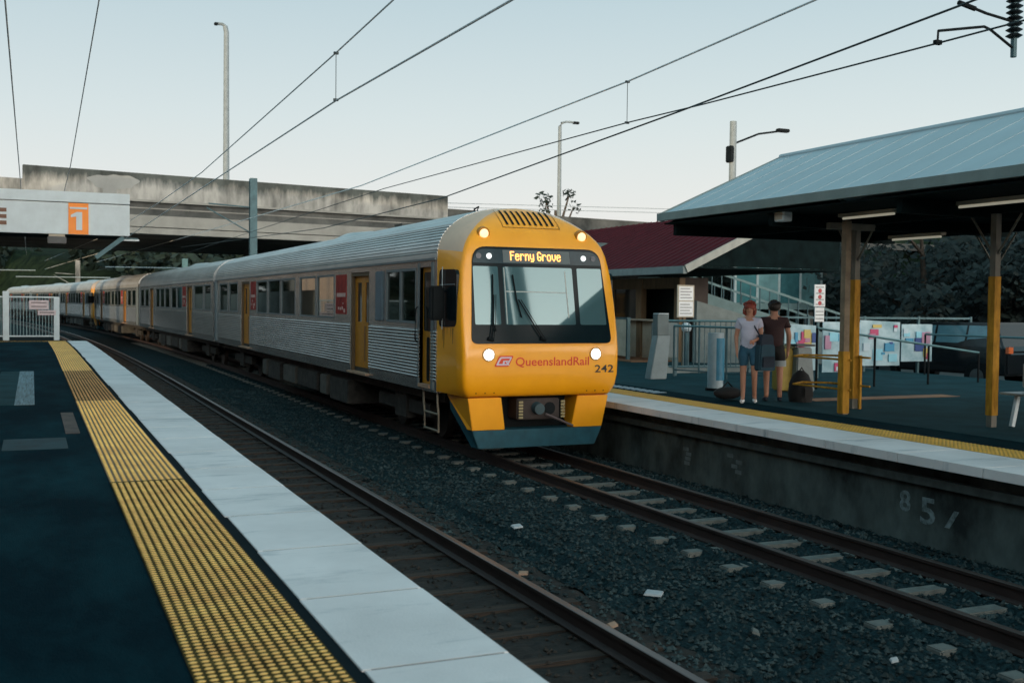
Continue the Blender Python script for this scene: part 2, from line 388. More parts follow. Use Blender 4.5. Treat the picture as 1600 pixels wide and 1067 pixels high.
# ------------------------------------------------------------------ left platform
PZ = .82
struct('platform', MB().lbox(-14, 1.62, -12, 45.1, -.5, PZ-.006, 3), asphalt, bend=True)
mb = MB()
y = -4.0
k = 0
joints = []
while y < 45.1:
    L = 1.22 if abs(y-28.4) > .7 else 1.2
    mb.box(1.302+random.uniform(-.008, .012), 1.985+(.004 if k % 2 else 0), y+.005, min(y+L-.005, 45.1), PZ-.09, PZ+.004); y += L; k += 1
struct('platform_edge', mb, coping, bend=True, bevel=.003)
struct('platform_joint', MB().lbox(1.34, 1.965, -4, 45.1, PZ-.1, PZ+.0022), gap_dark, bend=True)
struct('platform_joint', MB().lbox(1.235, 1.33, -4, 45.1, PZ-.1, PZ-.004), gap_dark, bend=True)
struct('platform_wall', MB().lbox(1.62, 1.8, -12, 45.1, -.5, PZ-.12), plat_wall, bend=True)
# tactile strip: worn base with raised domes
def tactile(x0, x1, y0, y1, z, mdome, mbase, pitch=.0516, r=.0175, h=.004, dome_to=60, nm='tactile_paving', ragged=0):
    struct(nm, MB().lbox(x0, x1, y0, y1, z-.03, z), mbase, bend=True)
    d = MB(); nx = int((x1-x0)/pitch); ox = (x1-x0-nx*pitch)/2+pitch/2
    n = int((min(y1, dome_to)-y0)/pitch)
    for j in range(n):
        yy = y0+pitch*(j+.5)
        for i in range(nx):
            xx = x0+ox+i*pitch; vs = []
            for (rr, zz) in ((r, 0), (r*.72, h)):
                for q in range(6):
                    a = q*math.pi/3; vs.append((xx+rr*math.cos(a), yy+rr*.70*math.sin(a), z+zz))
            d.add(vs, [(6,7,8,9,10,11)]+[(q, (q+1) % 6, 6+(q+1) % 6, 6+q) for q in range(6)])
    struct(nm, d, mdome, bend=True, merge=False)
dome_mid = M('yellow_tactile_base', (.15, .095, .030), .65, var=.35, scale=4)
tactile(.615, 1.235, 2.0, 10.1, PZ+.004, yel_dome, yel_base, r=.0205, h=.0035)
tactile(.615, 1.235, 10.1, 18.4, PZ+.004, yel_dome, dome_mid, r=.0195)
tactile(.615, 1.235, 18.4, 26.2, PZ+.004, yel_dirty, yel_base)
tactile(.615, 1.235, 26.2, 44.9, PZ+.004, yel_dome, dome_mid, r=.021)
struct('platform_end_line', MB().box(-3, .6, 44.75, 44.9, PZ-.002, PZ+.003), yel_line)
struct('pavement_patch', MB().box(-.62, -.25, 18.0, 26.3, PZ-.004, PZ), paving)
struct('pavement_patch', MB().box(-.25, .03, 18.0, 26.3, PZ-.004, PZ+.002), M('pale_patch', (.14, .215, .245), .8, var=.5, scale=8, stretch=(6, .2, 1)))
struct('pavement_patch', MB().box(.36, .52, 14.0, 16.6, PZ-.004, PZ), M('rusty_patch', (.07, .05, .042), .8, var=.5, scale=4))
struct('pavement_patch', MB().box(-.3, .35, 12.6, 13.6, PZ-.004, PZ), M('teal_patch', (.005, .036, .047), .9, var=.4, scale=3))
# unseen building added on the left to shade the near track from the sun
sh_b = thing('station_building', (-9, -10, PZ), 'long sun-blocking building added on the near platform, out of frame', 'building')
MB().box(-2, 2, -62, 64, 0, 7.2).build('wall', M('brick_wall', (.16, .08, .06), .85, var=.3), sh_b)
MB().prism([(-2.6, 7.2), (2.6, 7.2), (0, 8.6)], 'y', -63, 65).build('roof', iron_roof, sh_b)
w = MB()
for i in range(16): w.box(2.002, 2.05, -56+i*5.6, -54+i*5.6, 1, 3)
w.build('window', glass_dark, sh_b)

hs = thing('reflection_house', (-10.35, 92, -.7), 'cream house added out of frame to the left for the carriage windows to reflect', 'house')  # unseen house, added so the carriage windows mirror a warm sunlit wall
MB().box(-1.6, 1.6, 0, 3, 1.6, 7).build('wall', M('house_wall', (.88, .64, .52), .7, var=.1), hs); MB().box(-1.62, 1.62, -.02, 3.02, 0, 1.6).build('base_wall', dark_timber, hs)
MB().prism([(-1.9, 7), (1.9, 7), (0, 8.2)], 'y', -.4, 3.4).build('roof', red_roof, hs)
m = MB()
for q in (-1.1, -.1, .8): m.box(q, q+.1, -.02, -.005, 1.7, 6.5)
m.build('window', glass_dark, hs)
mb = MB(); mb.lbox(-4.7, -4.5, 72, 175, -.6, 3.2, 4)  # unseen wall, added to keep low sun off the far carriage sides
tag(mb.build('sun_block_wall', conc, bend=True), 'long wall added left of the far tracks, out of frame, to block low sun', 'wall')
lt = thing('reflection_tower', (20.3, -12, -.5), 'tall dark tower added behind the camera to be mirrored in the windscreen', 'tower')  # unseen tower, added for its dark reflection in the windscreen
MB().tube([(0, 0, 0), (0, 0, 26)], [.40, .34], 12).build('pole', dark_timber, lt, smooth=True)
MB().box(-5, 1.2, -.3, .3, 17.2, 18.3).build('cross_arm', dark_timber, lt)
# white fence at platform end
fr = thing('fence', (0, 45.4, PZ), 'white metal picket fence closing the end of the platform', 'fence')
for x, wd, h in ((-.9, .22, 1.87), (.86, .2, 1.68)):
    f = MB(); f.box(x-wd/2, x+wd/2, -.06, .06, .02, h); f.build('post', white_metal, fr, bevel=.01)
f = MB()
for z in (.18, 1.66): f.box(-3, .78, -.025, .025, z-.025, z+.025)
f.build('rail', white_metal, fr)
f = MB()
for i in range(34): f.box(-2.95+i*.11, -2.925+i*.11, -.012, .012, .2, 1.64)
f.build('picket', M('picket_metal', (.16, .26, .28), .5), fr); fr.children[-1]['kind'] = 'stuff'
def sgn(x0, x1, z0, z1, label, lines, col):
    o = thing('warning_sign', ((x0+x1)/2, 45.33, z0), label, 'sign', 'small warning signs on the platform end fence')
    MB().box(-(x1-x0)/2, (x1-x0)/2, -.01, .01, 0, z1-z0).build('sign_plate', col, o)
    m = MB(); 
    for i in range(lines): zz = (z1-z0)*(i+.6)/(lines+.3); m.box(-(x1-x0)*.4, (x1-x0)*.4, -.016, -.011, zz, zz+.03)
    m.build('lettering', dark_ink, o)
pinkish = M('pale_pink_sign', (.55, .47, .50), .6)
sgn(-.1, .58, 2.02, 2.36, 'upper pale warning sign on the white platform end fence', 2, pinkish)
sgn(.2, .84, 1.80, 1.98, 'lower pinkish warning sign on the white platform end fence', 1, pinkish)

# platform canopy fascia with orange number 1
cn = thing('platform_sign', (0, 19, 3.45), 'long white hanging fascia with orange platform number 1 panel', 'sign')
MB().box(-6, 1.47, 0, .10, .0, .50).build('lower_board', white_metal, cn, bevel=.006)
MB().box(-6, 1.47, -.02, .12, .512, .68).build('upper_board', white_metal, cn, bevel=.006)
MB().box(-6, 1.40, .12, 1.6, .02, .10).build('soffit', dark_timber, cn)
MB().box(.54, .84, -.012, 0, .004, .50).build('number_panel', orange, cn)
m = MB(); m.box(.56, .82, -.018, -.013, .405, .435); m.build('panel_border', white_metal, cn)
MB().prism([(.655,.07),(.745,.07),(.745,.36),(.665,.36),(.575,.31),(.575,.27),(.655,.285)], 'y', -.018, -.013).build('number', white_metal, cn)
m = MB()
for z in (.32, .22, .12): m.box(-.46, -.36, -.012, 0, z, z+.06)
m.build('small_marks', M('brown_ink', (.16, .08, .05), .6), cn)
MB().bar((1.38, .06, -.02), (.95, .06, -.36), .05, .07).build('bracket', teal_steel, cn)
MB().box(-4.9, -4.7, 0, .2, -2.62, 0).build('post', teal_steel, cn)
MB().box(-2.6, -2.4, .1, .3, -2.62, .02).build('post', teal_steel, cn)
ml = thing('hanging_lamp', (.37, 19.1, 3.30), 'small box lamp hanging under the white platform sign', 'lamp')
MB().box(-.14, .14, -.08, .08, 0, .11).build('housing', M('lampbox', (.05, .06, .065), .5), ml, bevel=.01)
MB().box(-.12, .12, -.07, .07, .112, .15).build('cap', cream, ml)
cam_ = thing('hanging_lamp', (1.45, 19.2, 3.38), 'thin pale tube lamp beside the sign bracket end', 'lamp')
MB().box(-.16, .18, -.03, .03, 0, .03).build('tube', white_metal, cam_); MB().box(-.14, .16, -.04, .04, .031, .05).build('housing', teal_steel, cam_)

# ------------------------------------------------------------------ right platform
RZ = .80
mb = MB(); y = -5.0; k = 0
while y < 62:
    mb.lbox(8.80, 9.72, y+.005, y+1.195, RZ-.10, RZ+.003); y += 1.2; k += 1
struct('platform_edge', mb, coping, bend=True, bevel=.003)
struct('platform', MB().lbox(9.30, 20.2, -8, 62, -.5, RZ-.006, 3), asphalt_r, bend=True)
struct('platform_wall', MB().lbox(9.10, 9.30, -8, 62, -.6, RZ-.11, 3), plat_wall, bend=True)
struct('platform_ledge', MB().lbox(9.0, 9.10, -8, 62, RZ-.34, RZ-.25, 3), M('ledge', (.06, .08, .08), .9, var=.4), bend=True)
struct('tactile_paving', MB().lbox(9.735, 10.28, -5, 62, RZ-.03, RZ+.003), M('yellow_base_right', (.40, .235, .04), .6, var=.2), bend=True)
d = MB()
for j in range(520):
    yy = 5+.06*j
    for i in range(9):
        xx = 9.765+i*.06; vs = []
        for rr, zz in ((.024, 0), (.018, .006)):
            for q in range(5): a = q*1.2566; vs.append((xx+rr*math.cos(a), yy+rr*math.sin(a), RZ+.003+zz))
        d.add(vs, [(5,6,7,8,9)]+[(q, (q+1) % 5, 5+(q+1) % 5, 5+q) for q in range(5)])
struct('tactile_paving', d, yel_line, merge=False)
struct('pavement', MB().lbox(11.0, 20.2, -8, 62, RZ-.005, RZ), paving, bend=True)
m = MB()
for i in range(9): m.box(10.5, 10.78, 17.45+i*.24, 17.57+i*.24, RZ-.004, RZ+.001)
struct('painted_marking', m, M('marking_blue_white', (.40, .52, .60), .6))
struct('painted_marking', MB().box(12.3, 15.6, 15.1, 15.55, RZ-.002, RZ+.004), M('marking_orange', (.30, .13, .045), .7, var=.3))
# graffiti on the platform wall (faces -X)
gm = M('graffiti_pale', (.12, .19, .20), .85, var=.5, scale=14, col2=(.24, .34, .37))
def graf(s, yc, z0, w_, h_, name):
    t_ = fit(text_mb(s, 1, .002, .02), 0, w_, z0, z0+h_, lambda x, z: 0)
    t_.v = [(9.096+y_*.5, yc-x, z) for x, y_, z in t_.v]
    return t_.build(name, gm)
for i, (s, yc, z0, w_, h_, lb) in enumerate((('8', 9.66, .10, .17, .24, 'faded blue white spray painted 8 on the dark platform wall'),
        ('5', 9.34, .01, .22, .30, 'pale spray painted figure 5 on the dark platform wall'),
        ('/', 8.98, .03, .2, .2, 'pale spray painted stroke right of the 5 on the platform wall'))):
    tag(graf(s, yc, z0, w_, h_, 'graffiti'), lb, 'graffiti', 'graffiti on the platform wall')
for y0, z0, lb in ((14.2, .0, 'smudged pale paint block on platform wall close to the train nose'), (12.9, .05, 'second smudged pale paint mark on the platform wall, right of the block near the train')):
    m = MB(); 
    for k in range(4): a = random.uniform(-.15, .15); m.box(9.094, 9.099, y0+a-.07, y0+a+.07, z0+.07*k, z0+.07*k+.055)
    tag(m.build('graffiti', M('graffiti_dim', (.11, .15, .16), .85, var=.4)), lb, 'graffiti', 'graffiti on the platform wall')
# car park behind, lower than the platform
struct('car_park', MB().box(20.2, 60, -10, 60, -.5, .33), M('car_park_asphalt', (.045, .06, .062), .8, var=.3, scale=.8))

# ------------------------------------------------------------------ TRAIN
ZP = [(.97,.10),(1.12,.035),(1.3,.005),(1.5,0),(1.72,0),(1.8,.008),(3.3,.298),(3.5,.39),(3.68,.56),(3.84,.78),(3.93,.95),(3.98,1.08)]
def prof(z):
    if z <= ZP[0][0]: return ZP[0][1]
    for (a, p), (b, q) in zip(ZP, ZP[1:]):
        if z <= b: return p+(q-p)*(z-a)/(b-a)
    return ZP[-1][1]
HW = [(.97,1.22),(1.03,1.27),(1.12,1.315),(1.3,1.34),(1.5,1.345),(1.7,1.348),(1.95,1.348),(2.2,1.345),(2.45,1.335),(2.7,1.32),(2.9,1.30),(3.05,1.275),(3.2,1.24),(3.33,1.19),(3.44,1.12),(3.54,1.03),(3.64,.915),(3.73,.79),(3.81,.65),(3.88,.49),(3.93,.33),(3.965,.17),(3.98,0)]
def roof_pt(t):  # t 0..1 from gutter to crown
    a = t*math.pi/2; e = 2/2.35
    return 1.365*math.cos(a)**e, 3.10+.87*math.sin(a)**e
BODY0 = 1.12
def face_panel(mb, poly, o0, o1, mi=0):
    n = len(poly); vs = [(x, prof(z)-o1, z) for x, z in poly]+[(x, prof(z)-o0, z) for x, z in poly]
    return mb.add(vs, [tuple(range(n)), tuple(range(2*n-1, n-1, -1))]+[(i, n+i, n+(i+1) % n, (i+1) % n) for i in range(n)], mi)
def nose(root):
    half = HW; L = [(-w_, z) for z, w_ in half]; Rr = [(w_, z) for z, w_ in reversed(half[:-1])]
    bot = [(1.22-2.44*i/12, .97) for i in range(1, 12)]
    outl = L+Rr+bot; nL = len(L)
    i0 = [i for i, (z, _) in enumerate(half) if z >= 3.05][0]; nn = len(half)
    back = []
    for i, (z, w_) in enumerate(half):
        if i < i0: back.append((-1.362, max(z, 1.0)))
        else:
            t = (i-i0)/(nn-1-i0); x, zz = roof_pt(t); back.append((-x, zz))
    back = back+[(-x, z) for x, z in reversed(back[:-1])]+[(x*1.1, 1.0) for x, z in bot]
    N = len(outl); cz = 2.3
    rings = [1, .985, .965, .94]+[.9-.045*i for i in range(19)]
    ed = {1: .055, .985: .018, .965: .006, .94: .001}
    vs = []
    n0 = 3
    for k, sgm in enumerate((1, .6, .25)):      # side strip from back ring to outline
        for (bx, bzz), (ox, oz) in zip(back, outl):
            yo = prof(oz)+.055; t = sgm
            e = t**.8 if t < 1 else 1
            vs.append((ox+(bx-ox)*min(1, e), yo+(BODY0-yo)*t, oz+(bzz-oz)*min(1, e)))
    for s in rings:
        for ox, oz in outl:
            x = ox*s; z = cz+(oz-cz)*s; vs.append((x, prof(z)+ed.get(s, 0), z))
    T = n0+len(rings); fs = []
    for k in range(T-1):
        for i in range(N): j = (i+1) % N; fs.append((k*N+i, k*N+j, (k+1)*N+j, (k+1)*N+i))
    vs.append((0, prof(cz), cz)); c = len(vs)-1
    for i in range(N): fs.append(((T-1)*N+i, (T-1)*N+(i+1) % N, c))
    nm = MB().add(vs, fs)
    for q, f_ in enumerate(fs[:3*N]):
        if min(vs[i][2] for i in f_) > 3.13: nm.m[q] = 1  # upper side strips take the second, paler beige material
    nm.build('nose_shell', [train_yel, M('shoulder_beige', (.66, .47, .33), .45, var=.08, coat=.3)], root, smooth=True)
    for s in (-1, 1):
        dk = MB()
        for yy, w_, l_ in ((.80, .03, .34), (.86, .018, .22), (.42, .03, .26), (.50, .015, .16), (.66, .012, .12)):
            xx = s*(1.362-.012*max(0, (1.05-yy)/.8)+.0015); dk.add([(xx, yy-w_, 2.03), (xx, yy+w_, 2.03), (xx, yy+w_*.3, 2.03-l_), (xx, yy-w_*.4, 2.03-l_*.9)], [(0, 1, 2, 3)])
        dk.build('dirt_streak', M('streak_brown', (.30, .13, .02), .7, var=.3), root); root.children[-1]['kind'] = 'stuff'
    sm = MB()
    for x0_, x1_ in ((-1.19, -.68), (.68, 1.19)): face_panel(sm, [(x0_, .985), (x1_, .985), (x1_, .992), (x0_, .992)], .002, .004)
    for bx_ in (-1.1, -.95, -.8, .8, .95, 1.1): face_panel(sm, [(bx_-.01, 1.03), (bx_+.01, 1.03), (bx_+.01, 1.05), (bx_-.01, 1.05)], .002, .006)
    sm.build('seam', M('seam_brown', (.25, .10, .01), .7), root); root.children[-1]['kind'] = 'stuff'
    # windscreen surround
    sur = MB(); face_panel(sur, rpoly([(-1.205,1.80),(1.205,1.80),(1.10,3.295),(-1.10,3.295)], [.11,.11,.24,.24], 7), -.004, .016)
    ws = sur.build('windscreen_surround', black_gloss, root)
    for (a, b, c2, d2, nm) in ((-1.13,-.70,-1.115,-.70,'side'), (-.62,.585,-.62,.58,'mid'), (.665,1.13,.665,1.10,'side')):
        p = MB(); face_panel(p, rpoly([(a,2.09),(b,2.09),(d2,2.985),(c2,2.985)], .025, 3), .017, .022)
        p.build('window_pane', ws_glass, ws)
    p = MB(); face_panel(p, rpoly([(-1.12,3.035),(1.12,3.035),(1.04,3.255),(-1.04,3.255)], [.03,.03,.15,.15], 5), .017, .021)
    p.build('header_glass', M('header_glass', (.016, .045, .060), .15, var=.15, spec=.3), ws)
    p = MB(); face_panel(p, [(-.60,3.05),(.56,3.05),(.55,3.245),(-.60,3.245)], .022, .025)
    disp = p.build('destination_display', M('display_back', (.045, .085, .095), .3, var=.1), ws)
    glyph = {'F':'11111 10000 10000 11110 10000 10000 10000 10000 00000', 'e':'00000 00000 01110 10001 11111 10000 10001 01110 00000',
      'r':'00000 00000 10110 11001 10000 10000 10000 10000 00000', 'n':'00000 00000 10110 11001 10001 10001 10001 10001 00000',
      'y':'00000 00000 10001 10001 10001 10001 01111 00001 01110', 'G':'01110 10001 10000 10000 10111 10001 10001 01110 00000',
      'o':'00000 00000 01110 10001 10001 10001 10001 01110 00000', 'v':'00000 00000 10001 10001 10001 10001 01010 00100 00000'}
    tx = MB(); px = .0133; pz = .0178; x = -.475
    for ch in 'Ferny Grove':
        if ch == ' ': x += px*3.2; continue
        for r_, row in enumerate(glyph[ch].split()):
            for c_, b in enumerate(row):
                if b == '1':
                    X0 = x+c_*px; Z1 = 3.228-r_*pz
                    face_panel(tx, [(X0-.0035, Z1-pz*.93), (X0+px*1.12, Z1-pz*.93), (X0+px*1.12, Z1), (X0-.0035, Z1)], .026, .029)
        x += px*6.35
    tx.build('led_text', led, disp)
    for x, m_ in ((-.835, smalllamp), (-1.01, dimlamp), (.80, smalllamp), (.975, dimlamp)):
        o = MB().disc((x, prof(3.145)-.02, 3.145), (0, -1, .0), .045, .012).build('header_lamp', m_, ws, smooth=True)
    # lamps
    for x in (-.87, .83):
        h = MB(); y0 = prof(3.51)
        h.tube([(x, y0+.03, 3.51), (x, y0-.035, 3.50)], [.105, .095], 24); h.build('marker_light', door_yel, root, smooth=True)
        MB().tube([(x, y0-.03, 3.50), (x, y0-.05, 3.50), (x, y0-.056, 3.50)], [.078, .065, .03], 24).build('lamp_lens', marker, root.children[-1], smooth=True)
    for x in (-.925, .915):
        MB().tube([(x, .01, 1.63), (x, -.012, 1.63)], .105, 24).build('headlight', door_yel, root, smooth=True)
        MB().tube([(x, -.0125, 1.63), (x, -.016, 1.63)], .094, 24).build('reflector', M('lamp_reflector', (.75, .74, .68), .15, metal=.8), root.children[-1], smooth=True)
        MB().tube([(x, -.011, 1.63), (x, -.024, 1.63), (x, -.03, 1.63)], [.082, .076, .04], 24).build('lamp_lens', headlamp, [c for c in root.children if c.name.startswith('headlight')][-1], smooth=True)
    # roof vents
    v = MB(); n = 9
    for i in range(n):
        xc = -.40+.80*i/(n-1)
        for a, b in zip(range(6), range(1, 7)):
            zs = [3.665+.245*q/6 for q in (a, b)]; ys_ = [prof(z) for z in zs]
            wv = .019; lean = [(z-3.665)*-.12 for z in zs]
            v.add([(xc-wv+lean[0]*0, ys_[0]-.012, zs[0]), (xc+wv, ys_[0]-.012, zs[0]), (xc+wv, ys_[1]-.012, zs[1]), (xc-wv, ys_[1]-.012, zs[1])], [(0,1,2,3)])
    v.build('vent_slot', black_matt, root); root.children[-1]['kind'] = 'stuff'
    v = MB()
    for x0_, x1_, z0_, z1_ in ((-.50,.50,3.612,3.622), (-.50,-.49,3.622,3.92), (.49,.50,3.622,3.92)):
        nz = 5 if z1_-z0_ > .1 else 1
        for q in range(nz):
            za = z0_+(z1_-z0_)*q/nz; zb = z0_+(z1_-z0_)*(q+1)/nz
            v.add([(x0_, prof(za)-.008, za), (x1_, prof(za)-.008, za), (x1_, prof(zb)-.008, zb), (x0_, prof(zb)-.008, zb)], [(0,1,2,3)])
    v.build('vent_frame', M('yellow_shadow_gap', (.22, .10, .01), .7), root)
    # emblem and lettering
    def par(x0_, x1_, z0_, z1_, sk, r_): return rpoly([(x0_, z0_), (x1_-sk, z0_), (x1_, z1_), (x0_+sk, z1_)], r_, 4)
    e = MB(); face_panel(e, par(-.835, -.505, 1.445, 1.615, .085, .03), .003, .006); em = e.build('emblem', red_ink, root)
    def ring(mb, P0, P1, o0, o1):
        n = len(P0); vs = [(x, prof(z)-o1, z) for x, z in P0]+[(x, prof(z)-o1, z) for x, z in P1]
        mb.add(vs, [(i, (i+1) % n, n+(i+1) % n, n+i) for i in range(n)])
    e = MB(); A = par(-.806, -.532, 1.466, 1.595, .072, .022); B = par(-.765, -.568, 1.490, 1.572, .05, .012); ring(e, A, B, .006, .009)
    for p in ([(-.70, 1.466), (-.67, 1.466), (-.655, 1.535), (-.685, 1.535)], [(-.685, 1.522), (-.60, 1.522), (-.592, 1.540), (-.68, 1.540)],
              [(-.645, 1.525), (-.622, 1.525), (-.575, 1.466), (-.602, 1.466)]):
        n = len(p); e.add([(x, prof(z)-.0095, z) for x, z in p], [tuple(range(n))])
    e.build('emblem_mark', lilac, em)
    tq = fit(text_mb('QueenslandRail', 1, .0, .012), -.475, .80, 1.428, 1.588, lambda x, z: prof(z)-.005); tq.build('lettering', red_ink, root)
    tq = fit(text_mb('242', 1, .0, .012), .905, 1.245, 1.335, 1.455, lambda x, z: prof(z)-.006+.0); 
    tq.v = [(x, y+(.11*max(0, (x/1.345-.94))/.06*.5 if x > 1.26 else 0), z) for x, y, z in tq.v]
    tq.build('number', dark_ink, root)
    # wipers
    for pts, arm in ((((-.80, 1.99), (-.845, 2.12), (-.805, 2.86)), ((-.90, 1.86), (-.86, 2.05), (-.815, 2.55))), (((-.47, 2.86), (-.43, 2.48), (-.36, 2.20)), ((-.02, 1.86), (-.14, 2.05), (-.40, 2.48)))):
        wm = MB(); wm.tube([(x, prof(z)-.05, z) for x, z in pts], .012, 6); wm.tube([(x, prof(z)-.06, z) for x, z in arm], .011, 6)
        wm.tube([(arm[0][0]-.04, prof(1.9)-.04, 1.88), (arm[0][0]+.05, prof(1.9)-.04, 1.86)], .03, 8)
        a2 = [(x+.045, z) for x, z in arm]; wm.tube([(x, prof(z)-.052, z) for x, z in a2], .006, 5)
        wm.build('wiper', black_matt, root)
    # blind inside the cab window, seen as pale lines
    ln = MB()
    for p in ([(-.605,2.10),(-.59,2.10),(-.59,2.97),(-.605,2.97)], [(.455,2.2),(.475,2.2),(.46,2.93),(.44,2.93)], [(-.60,2.595),(.45,2.585),(.45,2.60),(-.60,2.61)]):
        face_panel(ln, p, .0225, .0235)
    ln.build('blind_edge', M('blind_pale', (.40, .45, .43), .5), ws)
    # cab side windows and mirrors
    for s in (-1, 1):
        def X(y): return s*(1.362-.012*max(0, (1.05-y)/.8)+.006)
        p = MB(); py = rpoly([(.27,2.05),(1.02,2.03),(1.02,2.95),(.27,2.93)], .12, 5)
        p.add([(X(y_), y_, z) for y_, z in py]+[(X(y_)-s*.05, y_, z) for y_, z in py], [tuple(range(len(py)))]+[(i, len(py)+i, len(py)+(i+1) % len(py), (i+1) % len(py)) for i in range(len(py))])
        sw = p.build('side_window', black_gloss, root)
        MB().tube([(s*1.385, .82, 2.0), (s*1.385, .82, 2.98)], .008, 6).build('window_rod', white_metal, sw)
        MB().tube([(s*1.375, .30, 2.70), (s*1.375, .95, 2.70)], .006, 6).build('window_bar', grey_frame, sw)
        mi = MB().box(min(s*1.40, s*1.62), max(s*1.40, s*1.62), .66, .82, 2.14, 2.68).build('mirror', black_matt, root, bevel=.03)
        MB().tube([(s*1.36, .75, 2.60), (s*1.43, .75, 2.58)], .015, 6).build('mirror_arm', black_matt, mi)
        # skirt side
        k = MB(); py = [(.11,.962),(1.05,.962),(1.0,.90),(.30,.46),(.15,.46)]
        xo = [1.215, 1.21, 1.20, 1.15, 1.12]; xi = [.66, .66, .66, .575, .575]
        k.add([(s*a, y_, z) for a, (y_, z) in zip(xo, py)]+[(s*a, y_, z) for a, (y_, z) in zip(xi, py)], [tuple(range(5)), tuple(range(9, 4, -1))]+[(i, 5+i, 5+(i+1) % 5, (i+1) % 5) for i in range(5)])
        k.build('skirt', train_yel, root, bevel=.008)
    k = MB()
    k.add([(-1.125,.145,.455),(1.125,.145,.455),(1.01,.17,.17),(-1.01,.17,.17),(-1.06,.5,.455),(1.06,.5,.455),(.99,.42,.17),(-.99,.42,.17)], [(0,1,2,3),(7,6,5,4),(0,3,7,4),(1,5,6,2),(0,4,5,1),(3,2,6,7)])
    
    for s in (-1, 1):
        py = [(.16,.458),(1.0,.90),(1.0,.72),(.40,.17),(.19,.17)]; xo = [1.12,1.19,1.17,1.04,1.01]
        k.add([(s*a, y_, z) for a, (y_, z) in zip(xo, py)]+[(s*(a-.06), y_, z) for a, (y_, z) in zip(xo, py)], [tuple(range(5)), tuple(range(9, 4, -1))]+[(i, 5+i, 5+(i+1) % 5, (i+1) % 5) for i in range(5)])
    k.build('obstacle_deflector', skirt_blue, root, bevel=.01)
    MB().box(-.95, .95, .55, 1.1, .42, .97).build('buffer_beam', black_matt, root)
    cp = MB(); cp.box(-.36, .38, .18, .55, .60, .93)
    cpo = cp.build('coupler', M('coupler_rust', (.03, .022, .02), .7, var=.4), root, bevel=.02)
    MB().tube([(-.02, .19, .78), (-.02, .06, .77)], [.10, .085], 18).build('coupler_cone', M('coupler_teal', (.035, .075, .09), .5), cpo, smooth=True)
    MB().tube([(.20, .178, .77), (.20, .172, .77)], .10, 18).build('coupler_socket', black_matt, cpo)
    for x in (-.30, .43):
        c_ = MB(); 
        for q in range(6): c_.box(x-.035, x+.035, .16, .178, .62+q*.048, .65+q*.048)
        c_.build('contact_block', M('brass_contact', (.30, .26, .13), .5), cpo); cpo.children[-1]['kind'] = 'stuff'
    MB().tube([(.12, .15, .68), (.30, .03, .60), (.52, -.02, .50)], [.022, .018, .02], 8).build('air_hose', M('hose', (.09, .07, .07), .6), root, smooth=True)

def glass_mat():
    m = bpy.data.materials.new('windscreen_glass'); m.use_nodes = True; b = m.node_tree.nodes['Principled BSDF']
    b.inputs['Base Color'].default_value = (.09, .19, .215, 1); b.inputs['Roughness'].default_value = .04
    b.inputs['Metallic'].default_value = .38; b.inputs['Specular IOR Level'].default_value = .9
    b.inputs['Coat Weight'].default_value = .6; b.inputs['Coat Roughness'].default_value = .02; return m
ws_glass = glass_mat()
def thin_glass():
    m = bpy.data.materials.new('carriage_glass'); m.use_nodes = True; t = m.node_tree; t.nodes.clear()
    o = t.nodes.new('ShaderNodeOutputMaterial'); mx = t.nodes.new('ShaderNodeMixShader'); tr = t.nodes.new('ShaderNodeBsdfTransparent')
    gl = t.nodes.new('ShaderNodeBsdfGlossy'); gl.inputs['Roughness'].default_value = .03; gl.inputs['Color'].default_value = (.75, .85, .85, 1)
    lw = t.nodes.new('ShaderNodeLayerWeight'); lw.inputs[0].default_value = .6
    tr.inputs[0].default_value = (.40, .48, .47, 1)
    t.links.new(lw.outputs['Fresnel'], mx.inputs[0]); t.links.new(tr.outputs[0], mx.inputs[1]); t.links.new(gl.outputs[0], mx.inputs[2]); t.links.new(mx.outputs[0], o.inputs[0])
    return m
cg = thin_glass()

